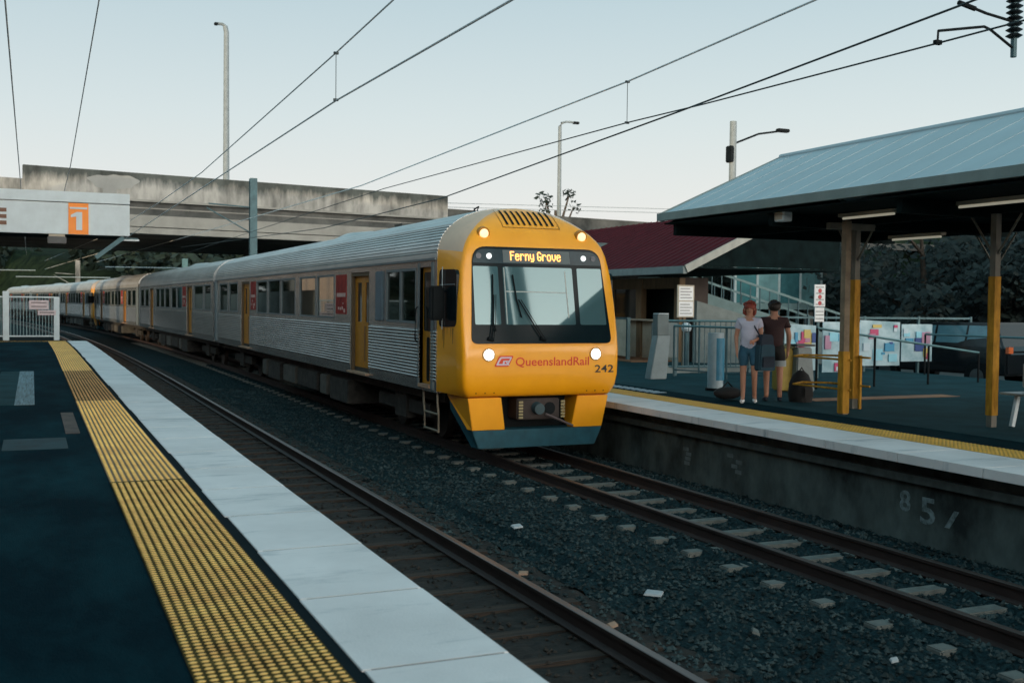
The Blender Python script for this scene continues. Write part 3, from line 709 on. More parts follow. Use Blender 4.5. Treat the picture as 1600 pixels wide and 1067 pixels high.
def rib(z0, z1, n, xf):
    pts = []; p = (z1-z0)/n
    for i in range(n):
        for a, d_ in ((0, -.010), (.16, .010), (.38, .020), (.62, .020), (.82, .010), (.97, -.010)):
            z = z0+p*(i+a); pts.append((xf(z)+d_, z))
    return pts
def carriage(kind, label):
    root = thing('rail_carriage', (0, 0, 0), label, 'train carriage', 'carriages of the yellow and silver commuter train')
    if kind == 'cab': b0, L = BODY0, 24.1; doors = [(4.96, 6.28), (17.55, 18.95)]; crew = (1.38, 1.96)
    else: b0, L = 0.0, 23.6; doors = [(4.9, 6.25), (17.35, 18.7)]; crew = None
    wins = [(7.6,9.15),(9.27,10.9),(11.4,13.05),(13.17,14.75),(14.87,16.4),(19.55,21.2),(21.5,23.2)]
    posters = [(6.6, 7.45), (16.55, 17.35)]
    if kind == 'cab': wins = [(2.16,3.0),(3.02,3.84)]+wins
    else: wins = [(.5,2.0),(2.2,4.4)]+[(a-.05, b-.05) for a, b in wins[:5]]+[(19.2,20.9),(21.2,23.0)]; posters = [(6.5, 7.4)]
    opn = sorted(doors+([crew] if crew else []))
    # side walls
    body = MB(); y = b0
    segs = []
    for a, b in opn+[(L, L)]: segs.append((y, a)); y = b
    for s in (-1, 1):
        low = [(1.30, 1.02)]+[(1.36, 1.02), (1.362, 1.14)]+rib(1.15, 1.97, 15, lambda z: 1.362)+[(1.366, 1.985), (1.366, 2.06), (1.30, 2.06)]
        for a, b in segs:
            body.extr([(s*x, z) for x, z in low], [a, b])
            # window band: posts between panes
            ws_ = [w_ for w_ in wins if w_[0] >= a and w_[1] <= b]; yy = a
            for w_ in ws_+[(b, b)]:
                if w_[0]-yy > .02: body.box(min(s*1.30, s*1.364), max(s*1.30, s*1.364), yy, w_[0], 2.06, 3.0)
                yy = w_[1]
        body.box(min(s*1.29, s*1.366), max(s*1.29, s*1.366), b0, L, 3.0, 3.12)
        body.box(min(s*1.20, s*1.36), max(s*1.20, s*1.36), b0, L, .97, 1.018)
    body.build('body_side', steel, root)
    # roof: ribbed shoulder then smooth crown
    pts = []
    N = 44
    for i in range(N+1):
        x, z = roof_pt(i/N*.999); off = 0
        pts.append((x, z, i))
    prof_r = []
    for i in range(0, 121):
        t = i/120; x, z = roof_pt(t*.9999); dx, dz = x, (z-3.1)*2; l = math.hypot(dx, dz) or 1; o_ = 0
        if .06 < t < .40: o_ = .012*(1 if (i % 5) in (1, 2, 3) else -.3)
        if abs(t-.42) < .012: o_ = -.012
        if t >= .44: o_ = .012 if (i % 12) < 1 else .004
        prof_r.append((x+dx/l*o_, z+dz/l*o_))
    full = [(-x, z) for x, z in prof_r]+[(x, z) for x, z in reversed(prof_r[:-1])]
    n_seg = [b0, L]
    MB().extr(full+[(1.30, 3.06), (-1.30, 3.06)], n_seg).build('roof', steel_roof, root)
    gt = MB()
    for s in (-1, 1): gt.box(min(s*1.366, s*1.40), max(s*1.366, s*1.40), b0+.02, L, 3.10, 3.135)
    gt.build('gutter', grey_frame, root)
    # interior and ends
    inn = MB(); inn.box(-1.29, 1.29, b0+.1, L-.02, 1.0, 1.12); inn.box(-1.28, 1.28, b0+.1, L-.02, 2.98, 3.05)
    inn.build('floor', under, root)
    e = MB()
    for ya in ((L-.02, L), (b0+.02, b0+.06)): e.box(-1.355, 1.355, ya[0], ya[1], 1.02, 3.3)
    e.build('end_wall', M('end_pillar_grey', (.19, .25, .275), .5, metal=.2), root)
    for s in (-1, 1): MB().box(min(s*1.34, s*1.395), max(s*1.34, s*1.395), L-.42, L-.02, 1.03, 3.14).build('end_pillar', M('end_pillar_grey', (.27, .34, .37)), root)
    st_ = MB()
    for i in range(18):
        yy = b0+3+i*1.1
        if any(a-.5 < yy < b+.3 for a, b in doors): continue
        for s in (-1, 1): st_.box(min(s*.35, s*1.22), max(s*.35, s*1.22), yy, yy+.1, 1.12, 2.15); st_.box(min(s*.35, s*1.22), max(s*.35, s*1.22), yy-.4, yy, 1.45, 1.55)
    st_.build('seats', M('seat_cloth', (.02, .03, .05), .9), root)
    lg = MB()
    for s in (-.55, .55):
        for q in range(int((L-3)/1.9)): lg.box(s-.06, s+.06, b0+1.2+q*1.9, b0+1.75+q*1.9, 2.93, 2.975)
    lg.build('ceiling_light', lampglow, root); root.children[-1]['kind'] = 'stuff'
    # windows
    for s in (-1, 1):
        for a, b in wins:
            f = MB(); t_ = .035; x0_, x1_ = sorted((s*1.31, s*1.372))
            f.box(x0_, x1_, a, a+t_, 2.062, 2.998); f.box(x0_, x1_, b-t_, b, 2.062, 2.998); f.box(x0_, x1_, a+t_, b-t_, 2.062, 2.10); f.box(x0_, x1_, a+t_, b-t_, 2.955, 2.998)
            wf = f.build('window', grey_frame, root)
            MB().box(*sorted((s*1.335, s*1.345)), a+t_, b-t_, 2.10, 2.955).build('pane', cg, wf)
        for a, b in posters:
            p = MB(); p.box(*sorted((s*1.3645, s*1.369)), a, b, 2.16, 2.98)
            po = p.build('poster', red_poster, root)
            p = MB(); p.box(*sorted((s*1.3695, s*1.371)), a+.08, b-.08, 2.52, 2.60); 
            for q in range(6): rr = random.uniform(.03, .07); yc_ = random.uniform(a+.15, b-.15); zc_ = random.uniform(2.22, 2.44); p.box(*sorted((s*1.3695, s*1.371)), yc_-rr, yc_+rr, zc_-rr*.6, zc_+rr*.6)
            p.build('poster_print', M('poster_print', (.62, .40, .36), .6), po)
        for a, b in doors:
            d_ = MB(); d_.box(*sorted((s*1.22, s*1.355)), a, a+.07, 1.04, 3.0); d_.box(*sorted((s*1.22, s*1.355)), b-.07, b, 1.04, 3.0); d_.box(*sorted((s*1.22, s*1.35)), a+.07, b-.07, 2.93, 3.0)
            dr = d_.build('door', M('door_frame_brown', (.10, .07, .035), .6), root)
            mid = (a+b)/2
            for q, (c0, c1) in enumerate(((a+.07, mid-.008), (mid+.008, b-.07))):
                # leaf with window opening
                lf = MB(); xx = sorted((s*1.245, s*1.285))
                lf.box(*xx, c0, c1, 1.06, 2.02); lf.box(*xx, c0, c0+.12, 2.02, 2.93); lf.box(*xx, c1-.12, c1, 2.02, 2.93); lf.box(*xx, c0+.12, c1-.12, 2.80, 2.93)
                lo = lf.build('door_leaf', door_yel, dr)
                MB().box(*sorted((s*1.255, s*1.27)), c0+.12, c1-.12, 2.02, 2.80).build('door_window', glass_dark, root)
            MB().box(*sorted((s*1.29, s*1.296)), mid-.16, mid-.1, 1.25, 1.95).build('door_notice', M('door_notice', (.25, .13, .05), .6), dr)
            MB().box(*sorted((s*1.23, s*1.44)), a-.02, b+.02, 1.0, 1.036).build('door_step', M('door_step', (.42, .27, .18), .6), root)
        if crew:
            a, b = crew
            d_ = MB(); d_.box(*sorted((s*1.20, s*1.38)), a-.12, a+.0, 1.0, 3.08); d_.box(*sorted((s*1.20, s*1.38)), b, b+.09, 1.0, 3.08)
            d_.box(*sorted((s*1.20, s*1.36)), a, b, 3.0, 3.08)
            dr = d_.build('crew_door', grey_frame, root, bevel=.01)
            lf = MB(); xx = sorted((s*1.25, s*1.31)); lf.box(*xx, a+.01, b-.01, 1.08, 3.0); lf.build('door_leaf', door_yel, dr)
            MB().prism(rpoly([(a+.1,1.95),(b-.08,1.95),(b-.08,2.92),(a+.1,2.92)], .05, 3), 'x', s*1.308, s*1.318).build('door_window', glass_dark, dr)
            MB().prism(rpoly([(a+.22,1.12),(b-.22,1.12),(b-.22,1.85),(a+.22,1.85)], .05, 3), 'x', s*1.308, s*1.316).build('door_recess', black_matt, dr)
            MB().box(*sorted((s*1.22, s*1.40)), a+.02, b-.02, 1.02, 1.075).build('door_step', M('door_step', (.42, .27, .18), .6), dr)
            h = MB(); h.tube([(s*1.39, b+.04, 1.75), (s*1.43, b+.04, 1.80), (s*1.43, b+.04, 2.3), (s*1.39, b+.04, 2.35)], .014, 6); h.build('grab_rail', black_matt, root)
            MB().box(*sorted((s*1.366, s*1.40)), 4.02, 4.45, 2.07, 2.99).build('equipment_panel', blue_panel, root, bevel=.02)
            lad = MB()
            for yy in (1.05+.1, 1.05+.78): lad.tube([(s*1.30, yy+.1, 1.0), (s*1.31, yy+.05, .80), (s*1.31, yy, .62), (s*1.31, yy, .33)], .018, 7)
            for z in (.35, .62): lad.tube([(s*1.31, 1.15, z), (s*1.31, 1.83, z)], .018, 7)
            lad.build('step_ladder', M('ladder_tan', (.22, .19, .14), .6), root)
    # underframe
    u = MB(); u.box(-1.1, 1.1, b0+.3, L-.3, .78, 1.0); u.build('underframe', under, root)
    for (a, b, dp, m_) in ((6.9, 8.4, .28, under), (8.7, 9.3, .33, under_box), (9.6, 11.6, .36, under), (11.9, 13.3, .35, under_box), (13.7, 15.3, .30, under), (15.5, 16.1, .35, under_box)):
        for s in (-1, 1): MB().box(*sorted((s*.55, s*1.25)), a, b, dp, .78).build('equipment_box', m_, root, bevel=.02)
    for yc_ in (b0+2.9 if kind == 'cab' else 3.3, L-3.3):
        bo = MB()
        for s in (-1, 1): bo.box(*sorted((s*.85, s*.98)), yc_-1.55, yc_+1.55, .42, .66); bo.box(*sorted((s*.83, s*1.02)), yc_-.35, yc_+.35, .30, .78)
        bo.box(-.85, .85, yc_-.3, yc_+.3, .4, .78); bg_ = bo.build('bogie', under, root, bevel=.015)
        for dy in (-1.1, 1.1):
            for s in (-1, 1): MB().tube([(s*.50, yc_+dy, .43), (s*.565, yc_+dy, .43), (s*.60, yc_+dy, .43), (s*.63, yc_+dy, .43)], [.42, .42, .40, .40], 24).build('wheel', M('wheel_steel', (.05, .04, .035), .5, metal=.5), bg_, smooth=True)
    if kind == 'cab':
        nose(root)
        a = MB(); a.tube([(-.35, 2.0, 3.93), (-.35, 1.9, 4.05), (-.35, 2.1, 4.02)], .015, 6); a.tube([(-.35, 2.05, 3.92), (-.35, 2.1, 4.0)], .02, 6); a.build('roof_horn', black_matt, root)
    for a, b in ((9.0, 10.6),):
        hp = MB(); n = 8; ys_ = [a+(b-a)*i/n for i in range(n+1)]
        vs = []; hh = [0, .07, .10, .11, .11, .11, .10, .07, 0]
        for yy, h in zip(ys_, hh):
            for x in (-.75, -.45, 0, .45, .75): vs.append((x, yy, roofz(x)+h*(1-abs(x/.75)**3)+.002))
        fs = [(j*5+i, j*5+i+1, j*5+i+6, j*5+i+5) for j in range(n) for i in range(4)]
        hp.add(vs, fs); hp.build('roof_pod', steel_roof, root, smooth=True)
    gw = MB(); 
    if kind != 'cab': gw.box(-.62, .62, -.5, 0, 1.05, 3.1)
    gw.box(-.6, .6, L, L+.25, 1.05, 3.1); gw.build('gangway', black_matt, root)
    return root
def roofz(x):
    c = min(1, abs(x)/1.365)**2.35
    return 3.10+.87*(1-c)**(1/2.35)
def place(o, s0, s1, flip=False):
    x0 = 7.30+sh(s0); x1 = 7.30+sh(s1); a = math.atan2(-(x1-x0), s1-s0)
    if not flip: o.location = (x0, s0, 0); o.rotation_euler = (0, 0, a)
    else: o.location = (x1, s1, 0); o.rotation_euler = (0, 0, a+math.pi)
cab1 = carriage('cab', 'front driving carriage with yellow face, lit headlights and Ferny Grove display')
mid1 = carriage('mid', 'silver carriage coupled directly behind the front driving carriage')
place(cab1, 15.45, 39.55); place(mid1, 40.05, 63.65)
c3 = copy_tree(cab1); place(c3, 64.15, 88.25, True); c3['label'] = 'third carriage of the train, its yellow cab end joined to another yellow cab'
c4 = copy_tree(cab1); place(c4, 88.65, 112.75); c4['label'] = 'fourth carriage of the train, sunlit, just behind the distant yellow cab joint'
m5 = copy_tree(mid1); place(m5, 113.2, 136.8); m5['label'] = 'fifth carriage of the train, second last, far away in warm light'
c6 = copy_tree(cab1); place(c6, 137.3, 161.4, True); c6['label'] = 'last carriage of the train at the far left end, in warm light'

# ------------------------------------------------------------------ road bridge
def parapet_mat():
    m = M('parapet_concrete', (.20, .21, .195), .85, var=.3, scale=.6, bump=.25, bscale=4, col2=(.40, .41, .385), stretch=(1.6, 1, .5), cut=(.35, .6))
    t = m.node_tree; b = t.nodes['Principled BSDF']; src = b.inputs['Base Color'].links[0].from_socket
    co = t.nodes.new('ShaderNodeTexCoord'); mp = t.nodes.new('ShaderNodeMapping'); mp.inputs['Scale'].default_value = (1.1, 1, .22)
    n = t.nodes.new('ShaderNodeTexNoise'); n.inputs['Scale'].default_value = 1.0; n.inputs['Detail'].default_value = 9; n.inputs['Roughness'].default_value = .68
    t.links.new(co.outputs['Object'], mp.inputs[0]); t.links.new(mp.outputs[0], n.inputs[0])
    sp = t.nodes.new('ShaderNodeSeparateXYZ'); t.links.new(co.outputs['Object'], sp.inputs[0])
    a = t.nodes.new('ShaderNodeMapRange'); t.links.new(sp.outputs[2], a.inputs[0]); a.inputs[1].default_value = 7.9; a.inputs[2].default_value = 9.25; a.inputs[3].default_value = -.34; a.inputs[4].default_value = .30
    ad = t.nodes.new('ShaderNodeMath'); ad.operation = 'ADD'; t.links.new(n.outputs[0], ad.inputs[0]); t.links.new(a.outputs[0], ad.inputs[1])
    r = t.nodes.new('ShaderNodeValToRGB'); r.color_ramp.elements[0].position = .40; r.color_ramp.elements[1].position = .66
    r.color_ramp.elements[0].color = (1, 1, 1, 1); r.color_ramp.elements[1].color = (.17, .21, .22, 1); t.links.new(ad.outputs[0], r.inputs[0])
    x = t.nodes.new('ShaderNodeMix'); x.data_type = 'RGBA'; x.blend_type = 'MULTIPLY'; x.inputs[0].default_value = 1
    t.links.new(src, x.inputs[6]); t.links.new(r.outputs[0], x.inputs[7]); t.links.new(x.outputs[2], b.inputs['Base Color']); return m
par_m = parapet_mat()
BX, BY = 4.74, 62.37; ba = math.atan2(.189, .982)
br = thing('road_bridge', (BX, BY, 0), 'weathered grey concrete road bridge crossing over the railway', 'bridge', rz=ba)
MB().box(-5.2, 20.0, 0, .30, 7.83, 9.24).build('parapet', par_m, br)
MB().box(-30, -5.2, .02, .30, 7.83, 8.53).build('parapet', conc, br)
MB().box(20.0, 62, .05, .30, 7.2, 8.45).build('parapet', conc_dark, br)
MB().box(-30, 20.0, -.05, .5, 7.72, 7.83).build('parapet_ledge', conc_pale, br)
MB().box(-30, 20.0, .22, .6, 7.0, 7.72).build('edge_beam', conc_dark, br)
MB().box(-30, 20.0, .18, .3, 7.36, 7.42).build('service_pipe', conc_pale, br)
MB().box(-30, 60, .0, .6, 6.38, 7.0).build('girder', conc_pale, br)
MB().box(-30, 60, -.06, .6, 6.0, 6.33).build('lower_flange', conc_pale, br)
MB().box(-30, 60, .6, 22, 6.05, 7.6).build('deck', conc_dark, br)
MB().box(-30, 60, 22, 22.4, 6.0, 8.9).build('rear_parapet', conc_dark, br)
pts = [(1.25*math.cos(a)*(1+.13*math.sin(3*a)+.05*math.sin(7*a))-.75, 8.66+.44*math.sin(a)*(1+.2*math.sin(2*a+1)+.07*math.sin(9*a))) for a in [2*math.pi*i/44 for i in range(44)]]
pp = MB(); pp.prism(pts, 'y', -.012, -.003); pp.box(-1.3, -.6, -.01, -.003, 7.9, 8.5); pp.build('repair_patch', patch_pale, br)
for x, y0 in ((-11, 6), (-11, 15), (13, 6), (13, 15), (26, 6), (26, 15)): MB().box(x-.6, x+.6, y0-.6, y0+.6, -.7, 6.05).build('pier', conc_dark, br)

def lamp_pole(x, y, z0, ztop, arm, r, label, m=pole_m):
    t = thing('street_lamp', (x, y, z0), label, 'street lamp', 'street lamps against the sky'); H = ztop-z0
    MB().tube([(0, 0, 0), (0, 0, H*.97), (arm*.15, 0, H)], [r*1.3, r, r*.9], 10).build('pole', m, t, smooth=True)
    MB().tube([(arm*.1, 0, H), (arm*.5, 0, H+.12), (arm, 0, H+.12)], r*.6, 8).build('arm', m, t, smooth=True)
    MB().box(min(arm, arm*1.45), max(arm, arm*1.45), -.15, .15, H, H+.18).build('lamp_head', black_matt, t, bevel=.04)
    return t
lamp_pole(11.9, 75, 7.5, 20.6, -.55, .17, 'tall street lamp on the road bridge, left of the train')
lamp_pole(36.6, 75, 7.5, 16.1, 1.1, .13, 'thin curved arm street lamp in the distance above the train')
up = thing('utility_pole', (31.35, 45, -.7), 'thick utility pole with long lamp arm behind the station roofs', 'pole')
MB().tube([(0, 0, 0), (0, 0, 12.1)], [.22, .17], 10).build('pole', pole_m, up, smooth=True)
MB().tube([(0, 0, 11.0), (1.5, 0, 11.6), (2.9, 0, 11.85)], .05, 7).build('arm', black_matt, up)
MB().box(2.6, 3.3, -.15, .15, 11.78, 11.95).build('lamp_head', black_matt, up, bevel=.04)
MB().box(-.3, -.05, -.2, .2, 10.1, 10.9).build('transformer', black_matt, up, bevel=.04)
# catenary masts
def mast(x, y, h, r, label, arms=True, m=teal_steel):
    t = thing('catenary_mast', (x, y, -.3), label, 'mast', 'overhead line masts')
    mm = MB(); mm.box(-r, r, -r, -r+.03, 0, h); mm.box(-r, r, r-.03, r, 0, h); mm.box(-.02, .02, -r+.03, r-.03, 0, h); mm.build('column', m, t)
    if arms:
        MB().tube([(-r, 0, h-1.4), (-2.1, 0, h-1.3)], .035, 7).build('upper_arm', m, t); MB().tube([(-r, 0, h-2.6), (-2.2, 0, h-1.5)], .03, 7).build('brace', m, t)
    return t
mast(9.85, 54, 8.65, .17, 'blue grey steel mast in front of the bridge rising behind the train roof')
mast(-.6+sh(96), 100, 7.2, .22, 'teal mast standing beyond the bridge at far left', m=M('teal_mast', (.09, .20, .22), .6))
mast(4.2, 118, 6.6, .22, 'pale distant mast beyond the bridge, just right of the teal one', m=conc)
mast(13.8, 112, 6.8, .25, 'blue teal distant mast under the middle of the bridge', m=M('teal_mast', (.09, .20, .22), .6))
mast(19.5, 118, 6.9, .3, 'short pale distant mast under the bridge nearest the train roof', m=conc)

# ------------------------------------------------------------------ overhead wires
def wire(pts, r, label, m=wire_m):
    P = []
    for a, b in zip(pts, pts[1:]):
        for i in range(8): P.append(tuple(a[k]+(b[k]-a[k])*i/8 for k in range(3)))
    P.append(pts[-1])
    o = MB().tube(P, r, 6).build('overhead_wire', m, smooth=True); tag(o, label, 'wire', 'overhead wires above the tracks'); return o
def far(x, z, Y0=45):
    return [(x+sh(Y), Y, z) for Y in (60, 90, 130)]
wire([(3.5, -4, 6.1), (3.5, 6, 5.75), (3.5, 11.2, 5.594), (3.5, 13.6, 5.525), (3.5, 25.5, 5.28), (3.4, 34, 5.25), (3.5, 60, 5.7), (3.5+sh(100), 100, 5.6)], .010, 'upper catenary wire above the empty left track', wire_pale)
wire([(3.5, -4, 4.80), (3.5, 8.1, 4.82), (3.5, 13.6, 4.93), (3.5, 21.6, 4.93), (3.5, 60, 4.9), (3.5+sh(100), 100, 4.9)], .011, 'lower contact wire above the empty left track', wire_pale)
wire([(7.6, -4, 6.3), (7.6, 9.45, 5.652), (7.6, 13.46, 5.514), (7.6, 26.9, 5.341), (7.6, 60, 5.8), (7.6+sh(100), 100, 5.6)], .012, 'topmost of three wires above the train', wire_pale)
wire([(8.0, -4, 4.8), (7.6, 7.725, 4.831), (7.6, 11.54, 4.894), (7.6, 13.44, 4.945), (7.6, 25, 5.086), (7.6, 60, 4.95), (7.6+sh(100), 100, 4.9)], .009, 'contact wire above the train held by the lower registration arm')
wire([(7.6, 3, 5.35), (7.7, 7.47, 5.15), (7.6, 12.12, 4.89), (7.6, 21.0, 4.528), (7.4, 30, 4.45), (7.2, 60, 5.2)], .011, 'thick dark wire running from the bracket clamp across the contact wire')
wire([(-.2, 4, 5.1), (-.2, 10.4, 4.96), (-.2, 21.6, 4.776), (-.25, 60, 4.6)], .008, 'pale slack cable at the far left edge of the sky', wire_pale)
wire([(1.0, 6, 8.2), (1.0, 18.8, 7.178), (1.0, 33.2, 6.127), (1.0, 60, 5.6)], .012, 'pale stay cable rising steeply at upper left', wire_pale)
def dropper(x, y, z0, z1, label):
    o = MB().tube([(x, y, z0), (x, y, z1)], .005, 5); 
    for z in (z0, z1): o.box(x-.03, x+.03, y-.015, y+.015, z-.015, z+.015)
    tag(o.build('dropper', wire_m), label, 'dropper wire', 'droppers between overhead wires')
dropper(3.5, 13.58, 4.94, 5.52, 'thin dropper joining the two wires above the left track')
dropper(7.6, 13.45, 4.945, 5.51, 'thin dropper joining the two wires above the train')
# horizontal cables beyond
for z, lb in ((9.05, 'upper thin road cable crossing behind the bridge end'), (8.78, 'lower thin road cable crossing behind the bridge end')):
    tag(MB().tube([(20, 70, z), (45, 63, z-.1)], .018, 5).build('road_cable', pole_m), lb, 'cable', 'thin cables right of the bridge')
for k, (x0, x1, z, y_) in enumerate(((-3, 2.2, 4.55, 92), (1.0, 8.0, 4.15, 95), (9, 18, 4.25, 100), (8, 16, 5.15, 98))):
    tag(MB().tube([(x0+sh(y_), y_, z), (x1+sh(y_), y_, z+.05)], .035, 5).build('cross_cable', white_metal), ['white cross cable beyond the bridge at far left', 'white cross cable beyond the bridge, second from left and lowest', 'white cross cable beyond the bridge near the train roof, lower', 'white cross cable just under the bridge soffit'][k], 'cable', 'cross cables beyond the bridge')
# bracket with insulator at upper right
bk = thing('catenary_bracket', (8.52, 7.7, 4.79), 'dark overhead line bracket with ribbed insulator hanging at upper right', 'bracket')
MB().tube([(0, 0, 0), (0, 0, 3.2)], .028, 8).build('drop_tube', teal_steel, bk, smooth=True)
ins = MB()
for i in range(7): z = .20+i*.055; ins.tube([(0, 0, z-.02), (0, 0, z), (0, 0, z+.02)], [.045, .078, .045], 16)
ins.build('insulator', M('insulator_dark', (.02, .03, .035), .3), bk, smooth=True)
ua = MB(); ua.tube([(0, 0, .33), (-.36, 0, .37), (-.68, 0, .43)], .014, 8); ua.tube([(-.70, 0, .43), (-.50, 0, .395)], .024, 8); ua.build('upper_arm', black_matt, bk, smooth=True)
la = MB(); la.tube([(0, 0, .08), (-.30, 0, .225), (-.38, 0, .245), (-.55, 0, .215), (-.94, 0, .145)], .013, 8); la.tube([(-.94, 0, .15), (-.945, 0, .04)], .01, 6); la.box(-.98, -.91, -.02, .02, .02, .06); la.build('registration_arm', black_matt, bk, smooth=True)
pt = thing('catenary_portal', (8.52, 7.7, 0), 'steel portal beam carrying the overhead bracket, above the frame', 'portal')
MB().box(-9.5, 2.4, -.15, .15, 7.95, 8.25).build('beam', teal_steel, pt)
MB().box(1.6, 1.9, -.15, .15, -.3, 7.95).build('column', teal_steel, pt)
MB().box(-9.6, -9.3, -.15, .15, -.3, 7.95).build('column', teal_steel, pt)

# ------------------------------------------------------------------ metal canopy on the right platform
cy = thing('platform_canopy', (13, 0, 0), 'large open platform shelter with blue grey metal gable roof', 'shelter')
Y0, Y1 = -6, 17.1
rf = MB()
npan = 64
def slope(sx):
    prof_ = []
    n = 30
    for i in range(n+1): t = i/n; prof_.append((sx*2.62*t, 5.235-t*1.19))
    return prof_
for sx in (-1, 1):
    top = slope(sx); lowp = [(x, z-.035) for x, z in reversed(top)]
    rf.extr(top+lowp, [Y0, Y1])
rb = MB()
for i in range(38):
    yy = Y0+.1+i*.61
    for sx in (-1, 1): rb.bar((sx*.12, yy, 5.235-.05), (sx*2.60, yy, 5.235-2.60/2.62*1.19-.0005), .016, .012)
ro = rf.build('roof', iron_roof, cy)
rb.build('roof_rib', iron_roof, ro); ro.children[-1]['kind'] = 'stuff'
MB().tube([(0, Y0, 5.24), (0, Y1, 5.24)], .05, 8).build('ridge_cap', iron_roof, cy)
f = MB()
for sx in (-1, 1): f.box(min(sx*2.60, sx*2.68), max(sx*2.60, sx*2.68), Y0, Y1+.03, 3.925, 4.06)
f.build('fascia', fascia_g, cy)
f = MB()
for sx in (-1, 1): f.bar((sx*2.62, Y1+.02, 3.98), (0, Y1+.02, 5.16), .04, .16)
f.build('barge_board', fascia_g, cy)
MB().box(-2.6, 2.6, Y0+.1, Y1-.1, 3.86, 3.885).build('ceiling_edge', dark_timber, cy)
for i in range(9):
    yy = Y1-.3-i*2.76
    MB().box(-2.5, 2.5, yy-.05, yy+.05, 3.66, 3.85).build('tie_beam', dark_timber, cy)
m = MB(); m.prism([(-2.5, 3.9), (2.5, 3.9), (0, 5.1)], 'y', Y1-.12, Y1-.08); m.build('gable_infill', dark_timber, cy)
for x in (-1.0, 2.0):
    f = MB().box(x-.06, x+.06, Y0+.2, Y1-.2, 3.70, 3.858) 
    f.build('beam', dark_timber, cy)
def cposts(x, ys_, zt, lbl):
    for yy in ys_:
        o = MB().box(x-.047, x+.047, yy-.047, yy+.047, RZ, zt).build('post', post_grey, cy)
        MB().box(x-.056, x+.056, yy-.056, yy+.056, RZ+.16, 2.85).build('post_sleeve', post_yel, o)
        for sy in (-1, 1): MB().bar((x, yy, 3.1), (x, yy+sy*.42, 3.68), .024, .024).build('knee_brace', post_grey, o)
cposts(-1.0, (13.82, 11.06, 8.2, 5.4, 2.6), 3.7, '')
cposts(2.0, (13.82, 11.06, 8.2, 5.4), 3.7, '')
o = MB().box(-1.86, -1.76, 13.05, 13.15, RZ, 3.7).build('post', M('weathered_post', (.20, .16, .11), .8, var=.3, scale=5), cy)
MB().box(-1.872, -1.748, 13.04, 13.16, RZ+.02, 1.75).build('post_sleeve', post_yel, o)
MB().box(-1.86, -1.0, 13.40, 13.50, 3.60, 3.70).build('cross_beam', post_grey, cy)
for (x, y_, lb) in ((11.5, 13.0, 'pale tube lamp under canopy just above the weathered post'), (11.5, 10.7, 'pale tube lamp under the canopy at the right frame edge'), (13.6, 14.2, 'short bright tube lamp under canopy above the white posters'), (13.9, 11.6, 'dim tube lamp deep under canopy left of the grey and yellow post')):
    t = thing('tube_lamp', (x, y_, 3.80 if x < 12 else 3.60), lb, 'lamp', 'tube lamps under the metal canopy')
    MB().box(-.06, .06, -.6, .6, .0, .05).build('housing', cream, t); MB().tube([(0, -.55, -.02), (0, .55, -.02)], .018, 8).build('tube', M('dim_tube', (.6, .6, .5), .4, emit=.22, ecol=(1, .95, .75)), t)
# white utility box at the fascia
t = thing('junction_box', (10.62, 13.9, 3.72), 'small white box fixed under the canopy fascia', 'box'); MB().box(-.08, .08, -.14, .14, 0, .17).build('box_body', white_metal, t, bevel=.01); MB().box(-.085, -.081, -.1, .1, .03, .14).build('box_lid', cream, t)
# yellow guard rails round the posts
gr = thing('guard_rail', (11.6, 13.6, RZ), 'yellow horizontal leaning rails around the weathered post', 'rail')
for z in (.37, .82): 
    m = MB(); m.tube([(-.36, -.6, z), (-.36, .75, z), (.05, 1.05, z), (.45, .75, z), (.45, -.1, z)], .016, 8); m.build('bar', post_yel, gr, smooth=True)
MB().box(.43, .47, .1, .14, 0, .85).build('stand', post_yel, gr)

# ------------------------------------------------------------------ station building with red roof
sb = thing('station_building', (17, 30, RZ), 'small station building with dark red gable roof and timber front', 'building')
EX, RX, BX2 = 15.7-17, 19.5-17, 20.9-17
ya, yb = -5.5, 14
def rz_(x): return (3.45-RZ)+(x-EX)/(RX-EX)*(5.25-3.45)
r_ = MB(); r_.add([(EX, ya, rz_(EX)), (RX, ya, rz_(RX)), (BX2, ya, rz_(RX)-.66), (EX, yb, rz_(EX)), (RX, yb, rz_(RX)), (BX2, yb, rz_(RX)-.66),
   (EX, ya, rz_(EX)-.06), (RX, ya, rz_(RX)-.06), (BX2, ya, rz_(RX)-.72), (EX, yb, rz_(EX)-.06), (RX, yb, rz_(RX)-.06), (BX2, yb, rz_(RX)-.72)],
   [(0,1,4,3),(1,2,5,4),(6,9,10,7),(7,10,11,8),(0,3,9,6),(2,8,11,5),(0,6,7,1),(1,7,8,2),(3,4,10,9),(4,5,11,10)])
rr_ = r_.build('roof', red_roof, sb)
rbm = MB()
for i in range(48):
    yy = ya+.2+i*.4
    rbm.bar((EX+.02, yy, rz_(EX)+.008), (RX, yy, rz_(RX)+.008), .03, .03)
rbm.build('roof_batten', red_roof, rr_); rr_.children[-1]['kind'] = 'stuff'
MB().box(EX-.12, EX+.0, ya, yb, rz_(EX)-.20, rz_(EX)+.0).build('gutter', M('gutter_grey', (.20, .26, .27), .5), sb, bevel=.01)
f = MB(); f.bar((EX-.05, ya-.03, rz_(EX)-.08), (RX, ya-.03, rz_(RX)-.08), .05, .20); f.build('barge_board', M('barge_pale', (.32, .34, .31), .6), sb)
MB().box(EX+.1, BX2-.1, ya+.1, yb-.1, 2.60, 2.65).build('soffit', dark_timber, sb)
g_ = MB(); g_.prism([(EX+.3, 2.66), (BX2-.1, 2.66), (BX2-.1, rz_(RX)-.8), (RX, rz_(RX)-.1)], 'y', ya+.12, ya+.16); g_.build('gable_wall', dark_timber, sb)
